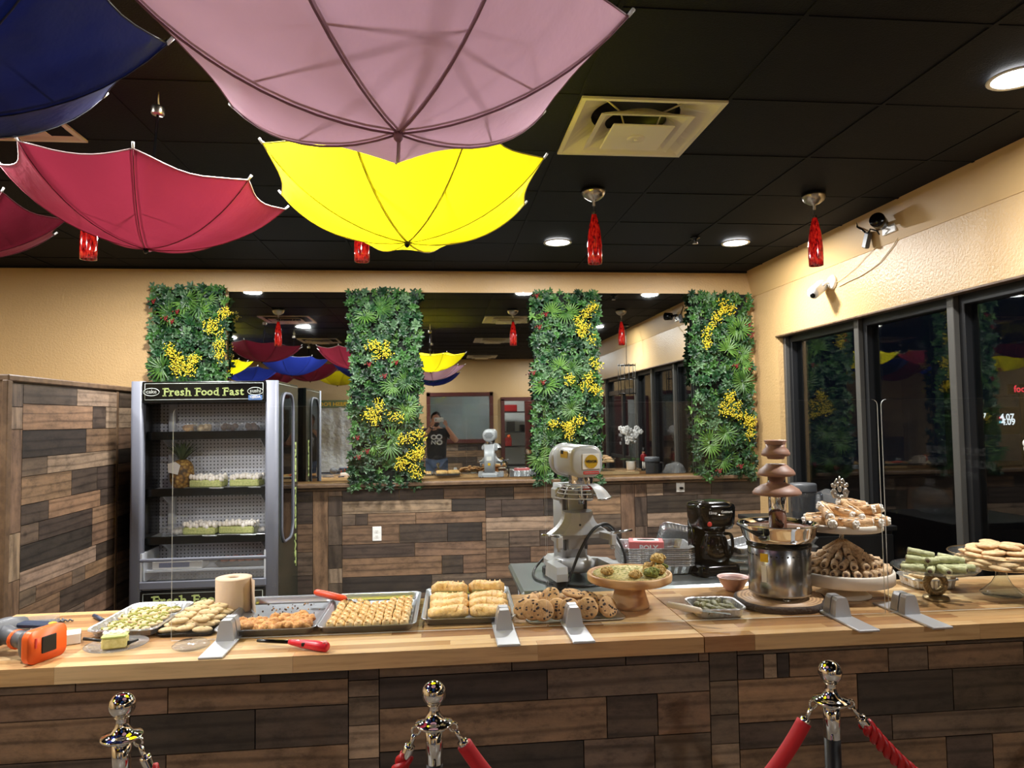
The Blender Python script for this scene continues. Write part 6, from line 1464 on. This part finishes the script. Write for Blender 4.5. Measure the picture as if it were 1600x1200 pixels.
for k in range(6):
    t = k/5; r_ = .062+.056*t; z_ = .448-.055*t*t
    gd.tube([(r_*math.cos(a), -.085+r_*math.sin(a), z_) for a in [R(150+6.2*j) for j in range(21)]], .0026, 5)
for j in range(3):
    a = R(160+45*j); gd.tube([((.062+.056*t)*math.cos(a), -.085+(.062+.056*t)*math.sin(a), .448-.055*t*t) for t in (0, .3, .6, 1)], .003, 5)
gd.obj('wire_guard', 'silver_paint', mi_)
gp = B(); gp.rings([[((.06+.075*t)*math.cos(R(a)), -.085+(.06+.075*t)*math.sin(R(a)), .45-.06*t*t) for a in range(-78, 62, 10)] for t in (0, .25, .5, .75, 1)], None, 0, False, False, True, False)
gp.obj('guard_plate', 'silver_paint', mi_, fix=False)
gpl = B().tube([((.135)*math.cos(R(a)), -.085+(.135)*math.sin(R(a)), .39) for a in range(-78, 62, 10)], .0045, 6).obj('guard_rim', 'steel', mi_)
lb = B().box((.006, -.149, .437), (.042, .003, .018), .004).obj('guard_label', 'label_red', mi_); text_mesh('lettering', 'STOP', .011, 'text_white', lb, (.006, -.151, .437), (PI/2, 0, 0))
B().tube([(.004, -.149, .425), (.005, -.15, .405), (.003, -.148, .385)], [.003, .004, .003], 6).obj('guard_catch', 'chrome', mi_)
B().box((0, .141, .27), (.06, .003, .05)).obj('rear_label', 'white_plastic', mi_); B().box((0, .141, .2), (.03, .003, .03)).obj('warning_label', 'label_yellow', mi_)
B().box((.075, .03, .4), (.04, .07, .08), .008).obj('switch_box', 'silver_paint', mi_); B().box((-.078, .02, .4), (.04, .08, .06), .01).obj('speed_lever_box', 'silver_paint', mi_)
pts = [(.115, -.06, .21), (.085, -.11, .245), (.04, -.14, .235), (-.0, -.15, .17), (-.025, -.155, .08), (-.045, -.17, .025), (-.09, -.18, .012)]
def smooth_path(p, n=6):
    p = [Vector(q) for q in p]; o = []
    for i in range(len(p)-1):
        a, b_, c_, d_ = p[max(0, i-1)], p[i], p[i+1], p[min(len(p)-1, i+2)]
        for j in range(n):
            t = j/n; o.append(.5*((2*b_)+(c_-a)*t+(2*a-5*b_+4*c_-d_)*t*t+(3*b_-a-3*c_+d_)*t**3))
    return o+[p[-1]]
cord = [(.74, 3.42, TT+.2), (.79, 3.36, TT+.235), (.825, 3.30, TT+.19), (.855, 3.27, TT+.1), (.835, 3.25, TT+.02), (.74, 3.17, TT+.008), (.62, 3.13, TT+.007), (.5, 3.2, TT+.008), (.44, 3.32, TT+.008), (.46, 3.5, TT+.01), (.52, 3.55, TT+.06)]
pc_ = thing('power_cord', 'thick black power cord looped around the mixer', 'cord', (0, 0, 0))
B().tube(smooth_path(cord), .0062, 8).obj('cable', 'black_satin', pc_)
cord2 = [(.815, 3.30, TT+.225), (.755, 3.235, TT+.262), (.69, 3.2, TT+.24), (.63, 3.18, TT+.16), (.59, 3.165, TT+.08), (.565, 3.15, TT+.028)]
B().tube(smooth_path(cord2), .0068, 8).obj('cable', 'black_satin', pc_); B().tube([(.57, 3.155, TT+.035), (.555, 3.15, TT+.022), (.53, 3.14, TT+.014)], [.01, .013, .011], 10).obj('plug', 'black_satin', pc_)
# nested foil trays with a red box of gloves
def stack(n, x, y, hx, hy, h, step, rz, labs, grp):
    base = None
    for k in range(n):
        z_ = TT+.0008+step*k
        if base is None: base = foil_tray(hx, hy, h, labs[0], x, y, rz, z_, grp, 64)
        else:
            o = link('foil_tray', base.data, None, (x+rf.uniform(-.002, .002), y+rf.uniform(-.002, .002), z_), (0, 0, rz+rf.uniform(-.01, .01))); tag(o, labs[1] if k == n-1 else labs[2] % ORD[k], 'tray', grp)
stack(10, 1.045, 3.44, .172, .13, .045, .0088, R(-7), ('bottom foil tray of the tall nested stack', 'topmost foil tray of the nested stack, holding the red box', '%s foil tray from the bottom of the tall nested stack'), 'nested foil trays')
pb = thing('glove_box', 'red and white glove box reading POLY inside the top foil tray', 'box', (1.0, 3.42, TT+.0008+.0088*9+.0035), R(-14))
B().box((0, 0, .033), (.165, .11, .066), .003).obj('carton', 'box_red', pb); B().box((0, 0, .0665), (.12, .07, .002)).obj('top_panel', 'card_white', pb)
B().prism([(.045*math.cos(2*PI*k/20), .02*math.sin(2*PI*k/20)) for k in range(20)], 'z', .0675, .069).obj('opening', 'text_black', pb)
text_mesh('lettering', 'POLY', .036, 'text_white', pb, (.01, -.0556, .036), (PI/2, 0, 0), .0012)
o = foil_tray(.11, .075, .03, 'foil tray tipped up behind the coffee maker', 1.24, 3.56, 0, TT+.14); o.rotation_euler = (R(-62), R(12), R(-10)); o.location = (1.235, 3.60, TT+.105)
# coffee maker
cm = thing('coffee_maker', 'glossy black drip coffee maker on the steel table', 'coffee maker', (1.296, 3.33, TT+.0005), R(6))
B().rings([rrect(.098, .105, .03, 0), rrect(.1, .107, .03, .008), rrect(.098, .104, .03, .045), rrect(.088, .095, .03, .054)]).obj('base', 'black_gloss', cm)
B().rings([rrect(.082, .036, .02, z_, 5, 0, .062) for z_ in (.05, .24)]).obj('water_tank', 'black_gloss', cm)
B().rings([rrect(.083, .085, .05, .215, 6, 0, -.0), rrect(.092, .095, .055, .235, 6), rrect(.096, .1, .055, .28, 6), rrect(.097, .1, .055, .315, 6), rrect(.092, .094, .05, .33, 6), rrect(.07, .07, .04, .342, 6), rrect(.02, .02, .015, .346, 6)]).obj('brew_head', 'black_gloss', cm)
B().tube([(.097*math.cos(a), .1*math.sin(a), .286) for a in [R(200+14*j) for j in range(11)]], .0028, 6).obj('chrome_band', 'chrome', cm)
ca = B().lathe([(.05, .056), (.066, .062), (.072, .09), (.07, .13), (.058, .165), (.047, .19), (.049, .2), (.046, .2), (.055, .165), (.066, .13), (.067, .09), (.06, .066)], 32, c=(0, -.03, 0), cap0=False, cap1=False).obj('carafe', 'dark_glass', cm)
B().lathe([(.0005, .058), (.063, .063), (.069, .09), (.068, .12), (.0005, .12)], 32, c=(0, -.03, 0)).obj('coffee', 'black_gloss', ca)
B().lathe([(.05, .198), (.051, .21), (.02, .214)], 28, c=(0, -.03, 0)).obj('carafe_lid', 'black_gloss', ca)
B().tube(smooth_path([(.03, -.075, .195), (.04, -.115, .195), (.043, -.125, .15), (.04, -.115, .1), (.033, -.095, .09)], 5), .0075, 8).obj('carafe_handle', 'black_gloss', ca)
text_mesh('lettering', 'Cuisinart', .0155, 'text_white', cm, (.03, -.1015, .3), (PI/2, 0, 0), .0002); text_mesh('lettering', '12cup', .0165, 'text_white', cm, (-.04, -.1, .297), (PI/2, 0, R(-8)), .0003)
B().ball((-.055, -.095, .245), (.012, .003, .012), 12, 8).obj('sticker', 'label_red', cm)
# foil and clear containers right of the coffee maker
o = foil_tray(.09, .07, .035, 'foil tray lying askew right of the coffee maker', 1.48, 3.34, R(12), TT+.105); o.rotation_euler = (R(6), R(-8), R(12))
for k in range(3):
    c = thing('clear_clamshell', ('bottom clear clamshell right of the coffee maker', 'middle clear clamshell right of the coffee maker', 'top clear clamshell under the askew foil tray')[k], 'container', (1.49, 3.34, TT+.001+.033*k), R(8))
    B().rings([rrect(.088, .068, .02, 0), rrect(.1, .08, .022, .026), rrect(.104, .084, .024, .0275)]).obj('tray', 'clear_plastic', c)
    B().rings([rrect(.104, .084, .024, .0282), rrect(.09, .07, .022, .0318)]).obj('lid', 'clear_plastic', c)
sb = thing('window_cabinet', 'low dark cabinet by the window under the jug', 'cabinet', (2.40, 4.42, 0))
B().box((0, 0, .455), (.66, .66, .91), .004).obj('body', 'black_satin', sb); B().box((0, 0, .926), (.7, .7, .03), .004).obj('top', 'black_satin', sb)
for s_ in (-1, 1): d_ = B().box((s_*.165, -.338, .46), (.318, .018, .86), .003).obj('door', 'black_satin', sb); B().cyl((s_*.03, -.352, .5), (s_*.03, -.352, .6), .005, 8).obj('handle', 'steel', d_)
jg = thing('blender_jug', 'smoky clear jug with a dark lid near the window', 'jug', (2.335, 4.40, .9415))
B().lathe([(.066, 0), (.07, .004), (.074, .07), (.078, .15), (.08, .19), (.077, .19), (.074, .15), (.069, .07), (.064, .008), (.0005, .008)], 12, cap1=False).obj('jug_body', 'smoke_plastic', jg)
B().lathe([(.082, .185), (.083, .19), (.083, .225), (.078, .235), (.05, .238), (.0005, .238)], 32).obj('lid', 'grey_plastic', jg)
B().tube(smooth_path([(.074, 0, .165), (.115, 0, .17), (.125, 0, .12), (.115, 0, .06), (.072, 0, .05)], 5), .009, 8).obj('handle', 'smoke_plastic', jg)
tag(B().ball((0, 0, .09), (.12, .12, .09), 22, 14, 0, .3).obj('plastic_bag', 'clear_plastic', None, (2.56, 4.5, .94)), 'crumpled clear plastic bag beside the jug at the window', 'bag')
for k in range(4):
    c = thing('clear_clamshell', ('lowest clear clamshell of the stack behind the tiered stand', 'second clear clamshell of the stack behind the tiered stand', 'third clear clamshell of the stack behind the tiered stand', 'top clear clamshell of the stack behind the tiered stand')[k], 'container', (1.70, 3.34, TT+.001+.042*k), R(-6))
    B().rings([rrect(.09, .07, .02, 0), rrect(.104, .084, .022, .032), rrect(.108, .088, .024, .0335)]).obj('tray', 'clear_plastic', c)
    B().rings([rrect(.108, .088, .024, .0342), rrect(.1, .08, .022, .0405)]).obj('lid', 'clear_plastic', c)
    if k == 2: B().box((0, 0, .018), (.15, .11, .024), .004).obj('paper_liners', 'dough_pale', c)

# ------------------------------------------------------------------ things the mirror and glass show
ld = thing('window_lettering', 'white business hours lettering on the glass door, seen reflected', 'lettering', (GXW-.006, 1.0, 0))
for z_, tx_ in ((1.40, 'BUSINESS HOURS'), (1.33, 'MONDAY - SATURDAY'), (1.265, '11 AM - 8 PM'), (1.20, '602')):
    text_mesh('lettering', tx_, .062, 'text_white', ld, (0, .0 if tx_ != '602' else -.22, z_), (PI/2, 0, PI/2), .0012, .001)
oc_ = thing('orchid', 'white orchid in a pot, seen in the right part of the mirror', 'plant', (2.58, 2.64, T0))
B().lathe([(.045, 0), (.06, .01), (.068, .11), (.07, .12), (.06, .12)], 24).obj('pot', 'white_plastic', oc_)
q = random.Random(4); b = B(); fl = B()
for k in range(3):
    a = k*2.1; pts = smooth_path([(0, 0, .1), (.03*math.cos(a), .03*math.sin(a), .35), (.07*math.cos(a), .07*math.sin(a), .52), (.15*math.cos(a), .15*math.sin(a), .55)], 4); b.tube(pts, .004, 6)
    for p in pts[5:]:
        for j in range(2):
            c = p+Vector((q.uniform(-.03, .03), q.uniform(-.03, .03), q.uniform(-.04, .02)))
            for m_ in range(5): e = 2*PI*m_/5; fl.ball(tuple(c+Vector((.02*math.cos(e), .006*q.uniform(-1, 1), .02*math.sin(e)))), (.017, .006, .017), 7, 5)
b.obj('stems', 'leaf_deep', oc_); o = fl.obj('blossoms', 'orchid_white', oc_); o['kind'] = 'stuff'
for k in range(5): v, f = leaf_pts(.2, .06, .3, .5); B().add(v, f, Matrix.Translation((0, 0, .11)) @ Matrix.Rotation(k*1.3, 4, 'Z') @ Matrix.Rotation(-R(35), 4, 'Y')).obj('leaf', 'leaf_green', oc_, fix=False)
ntc = thing('red_figurine', 'red and white soldier figurine beside the orchid in the mirror', 'figurine', (2.72, 2.76, T0))
b = B(); b.lathe([(.035, 0), (.035, .02), (.028, .025)], 16); b.obj('base', 'text_black', ntc)
for s_ in (-1, 1): B().cyl((s_*.012, 0, .025), (s_*.012, 0, .13), .0105, 10).obj('leg', 'card_white', ntc); B().tube([(s_*.032, 0, .21), (s_*.036, -.005, .17), (s_*.032, -.012, .135)], .0085, 8).obj('arm', 'nut_red', ntc)
B().lathe([(.028, .125), (.03, .135), (.026, .17), (.031, .205), (.024, .222), (.0005, .225)], 16).obj('coat', 'nut_red', ntc); B().ball((0, 0, .245), .021, 14, 10).obj('head', 'skin', ntc)
B().lathe([(.0225, .252), (.0235, .258), (.021, .3), (.014, .306), (.0005, .307)], 16).obj('hat', 'text_black', ntc)
wl = thing('wire_lantern', 'hanging black wire lantern seen at the right of the mirror', 'lantern', (2.58, 2.52, CEIL))
B().cyl((0, 0, 0), (0, 0, -.55), .004, 6).obj('cord', 'black_satin', wl); B().lathe([(.05, 0), (.045, -.02), (.008, -.03)], 16).obj('ceiling_cup', 'black_satin', wl)
for z_ in (-.56, -.75, -.95): b = B(); b.tube([(.12*math.cos(2*PI*j/24), .12*math.sin(2*PI*j/24), z_) for j in range(25)], .005, 6, cap=False); b.obj('hoop', 'black_satin', wl)
for k in range(12): a = 2*PI*k/12; B().cyl((.12*math.cos(a), .12*math.sin(a), -.54), (.12*math.cos(a), .12*math.sin(a), -.98), .0045, 6).obj('rod', 'black_satin', wl)
B().cyl((-.12, 0, -.56), (.12, 0, -.56), .005, 6).obj('crossbar', 'black_satin', wl)

# ------------------------------------------------------------------ the photographer, reflected in the mirror
def skin_mesh(name, joints, edges, mat, root=0, sub=2):
    me = bpy.data.meshes.new(name); me.from_pydata([j[0] for j in joints], edges, []); o = bpy.data.objects.new(name, me); COL.objects.link(o)
    md = o.modifiers.new('skin', 'SKIN'); md.use_smooth_shade = True
    for i, j in enumerate(joints):
        r = j[1]; me.skin_vertices[0].data[i].radius = (r, r) if not isinstance(r, tuple) else r
        me.skin_vertices[0].data[i].use_root = (i == root)
    ss = o.modifiers.new('sub', 'SUBSURF'); ss.levels = sub; ss.render_levels = sub
    bpy.context.view_layer.update(); ev = o.evaluated_get(bpy.context.evaluated_depsgraph_get()); out = bpy.data.meshes.new_from_object(ev); out.name = name
    out.materials.clear(); out.materials.append(MATS[mat]); bpy.data.objects.remove(o); bpy.data.meshes.remove(me)
    for p in out.polygons: p.use_smooth = True
    return out
PXc, PYc = -.045, -.40
pe = thing('person', 'bearded person in a black printed t-shirt holding up a white phone', 'person', (PXc, PYc, 0))
H = 1.74
J = {}
def jl(L):
    js, es, idx = [], [], {}
    for nm, p, r, par in L:
        idx[nm] = len(js); js.append((p, r))
        if par: es.append((idx[par], idx[nm]))
    return js, es
hL, hR = Vector((-.045, .335, 1.585)), Vector((.135, .335, 1.585))
body = [('pelvis', (0, 0, .96), (.12, .08), None), ('waist', (0, 0, 1.1), (.13, .09), 'pelvis'), ('chest', (0, -.01, 1.28), (.16, .1), 'waist'), ('upper', (0, -.01, 1.39), (.14, .09), 'chest'), ('neck', (0, .0, 1.485), .055, 'upper'), ('neck2', (0, .015, 1.55), .052, 'neck'),
        ('shL', (-.195, -.01, 1.41), .064, 'upper'), ('elL', (-.31, .1, 1.22), .05, 'shL'), ('wrL', tuple(hL+Vector((-.03, -.05, -.075))), .03, 'elL'),
        ('shR', (.195, -.01, 1.41), .064, 'upper'), ('elR', (.35, .1, 1.24), .05, 'shR'), ('wrR', tuple(hR+Vector((.03, -.05, -.075))), .03, 'elR'),
        ('hipL', (-.09, 0, .88), .07, 'pelvis'), ('knL', (-.11, .02, .5), .055, 'hipL'), ('anL', (-.12, -.02, .09), .042, 'knL'), ('toL', (-.13, .12, .04), .035, 'anL'),
        ('hipR', (.09, 0, .88), .07, 'pelvis'), ('knR', (.11, .02, .5), .055, 'hipR'), ('anR', (.12, -.02, .09), .042, 'knR'), ('toR', (.13, .12, .04), .035, 'anR')]
js, es = jl(body); bo = link('body', skin_mesh('body', js, es, 'skin'), pe)
# head with face
hb = B(); hc = Vector((-.005, .03, 1.635))
hb.ball(tuple(hc), (.076, .095, .112), 24, 18); hb.ball(tuple(hc+Vector((0, .03, -.06))), (.055, .06, .055), 16, 12)
hb.tube([tuple(hc+Vector((0, .09, .01))), tuple(hc+Vector((0, .112, -.02))), tuple(hc+Vector((0, .095, -.03)))], [.01, .014, .01], 8)
for s_ in (-1, 1): hb.ball(tuple(hc+Vector((s_*.078, -.005, -.005))), (.012, .02, .03), 10, 8)
ho_ = hb.obj('head', 'skin', pe)
for s_ in (-1, 1): B().ball(tuple(hc+Vector((s_*.03, .083, .008))), (.014, .01, .008), 10, 8).obj('eye', 'text_white', ho_); B().ball(tuple(hc+Vector((s_*.03, .092, .008))), (.006, .004, .006), 8, 6).obj('pupil', 'text_black', ho_)
B().ball(tuple(hc+Vector((0, .088, -.058))), (.022, .008, .006), 10, 6).obj('mouth', 'box_red', ho_)
b = B(); b.ball(tuple(hc+Vector((0, -.018, .03))), (.084, .094, .1), 24, 16, 0, .12); b.obj('hair', 'hair_dark', pe)
b = B(); b.ball(tuple(hc+Vector((0, .038, -.088))), (.06, .062, .048), 20, 12, 0, .15); b.obj('beard', 'hair_dark', pe)
# clothes
sh_j = [('a', (0, 0, .84), (.19, .135), None), ('b', (0, 0, 1.08), (.18, .125), 'a'), ('c', (0, -.01, 1.28), (.2, .132), 'b'), ('d', (0, -.01, 1.395), (.16, .105), 'c'), ('n', (0, -.002, 1.46), .07, 'd'),
        ('l', (-.195, -.01, 1.415), .08, 'd'), ('l2', (-.26, .05, 1.3), .076, 'l'), ('r', (.195, -.01, 1.415), .08, 'd'), ('r2', (.285, .05, 1.31), .076, 'r')]
js, es = jl(sh_j); so = link('tshirt', skin_mesh('tshirt', js, es, 'shirt_black'), pe)
pr_ = B()
for (x_, z_, r_) in ((-.045, 1.32, .042), (.045, 1.325, .044), (.05, 1.23, .042)): pr_.tube([(x_+r_*math.cos(2*PI*j/20), .138, z_+r_*.8*math.sin(2*PI*j/20)) for j in range(21)], .012, 6, cap=False)
pr_.tube([(-.085, .138, 1.2), (-.085, .138, 1.265), (-.02, .138, 1.2), (-.02, .138, 1.265)], .012, 6); pr_.obj('chest_print', 'text_white', so)
pj = [('p', (0, 0, .95), (.168, .118), None), ('h1', (-.098, 0, .87), .112, 'p'), ('k1', (-.112, .02, .5), .082, 'h1'), ('a1', (-.12, -.02, .12), .07, 'k1'), ('h2', (.098, 0, .87), .112, 'p'), ('k2', (.112, .02, .5), .082, 'h2'), ('a2', (.12, -.02, .12), .07, 'k2')]
js, es = jl(pj); link('trousers', skin_mesh('trousers', js, es, 'denim'), pe)
for s_ in (-1, 1): B().rings([rrect(.048, .13, .045, z_, 5, s_*.125, .05) for z_ in (.0, .03)]+[rrect(.04, .1, .038, .085, 5, s_*.123, .03)]).obj('shoe', 'card_white', pe)
B().tube([tuple(hL+Vector((-.05, -.063, -.1))), tuple(hL+Vector((-.042, -.058, -.088)))], .037, 16).obj('wristwatch', 'text_black', pe)
# hands: palm and five fingers closed on the phone edges
for s_, hp in ((-1, hL), (1, hR)):
    W = hp+Vector((s_*.03, -.05, -.075)); K = hp+Vector((s_*.022, -.012, -.012))
    L_ = [('w', tuple(W), .027, None), ('p', tuple(W.lerp(K, .55)), (.034, .02), 'w'), ('k', tuple(K), (.034, .016), 'p')]
    for i in range(4):
        kz = .03-.02*i; ln = (.9, 1.0, .95, .78)[i]
        a = K+Vector((s_*.004, .008, kz*.9)); b_ = a+Vector((-s_*.006, .026*ln, .004)); c_ = b_+Vector((-s_*.024*ln, .008, .0)); d2 = c_+Vector((-s_*.018*ln, -.004, 0))
        L_ += [('f%da' % i, tuple(a), .0095, 'k'), ('f%db' % i, tuple(b_), .0085, 'f%da' % i), ('f%dc' % i, tuple(c_), .008, 'f%db' % i), ('f%dd' % i, tuple(d2), .0065, 'f%dc' % i)]
    t0 = W.lerp(K, .5); t1 = t0+Vector((-s_*.028, .004, .012)); t2 = t1+Vector((-s_*.022, .008, .022))
    L_ += [('t0', tuple(t1), .0105, 'p'), ('t1', tuple(t2), .008, 't0')]
    js, es = jl(L_); link('hand', skin_mesh('hand', js, es, 'skin', 0, 1), pe)
ph = thing('phone', 'white smartphone held sideways by the photographer in the mirror', 'phone', (.0, -.031, EYE), 0)
B().rings([[(p[0], y_, p[1]) for p in rrect(.078, .037, .01, 0, 5, .0, 0)] for y_ in (0, .008)]).obj('case', 'white_plastic', ph)
B().box((0, -.0006, 0), (.146, .001, .066)).obj('screen', 'black_gloss', ph)
cb_ = B().rings([[(p[0], y_, p[1]) for p in rrect(.019, .026, .009, 0, 4, -.052, 0)] for y_ in (.008, .0105)]).obj('camera_bump', 'white_plastic', ph)
for x_, z_ in ((-.058, .012), (-.058, -.012), (-.045, 0)): B().tube([(x_, .0105, z_), (x_, .012, z_)], .0068, 14).obj('lens_ring', 'black_gloss', cb_)
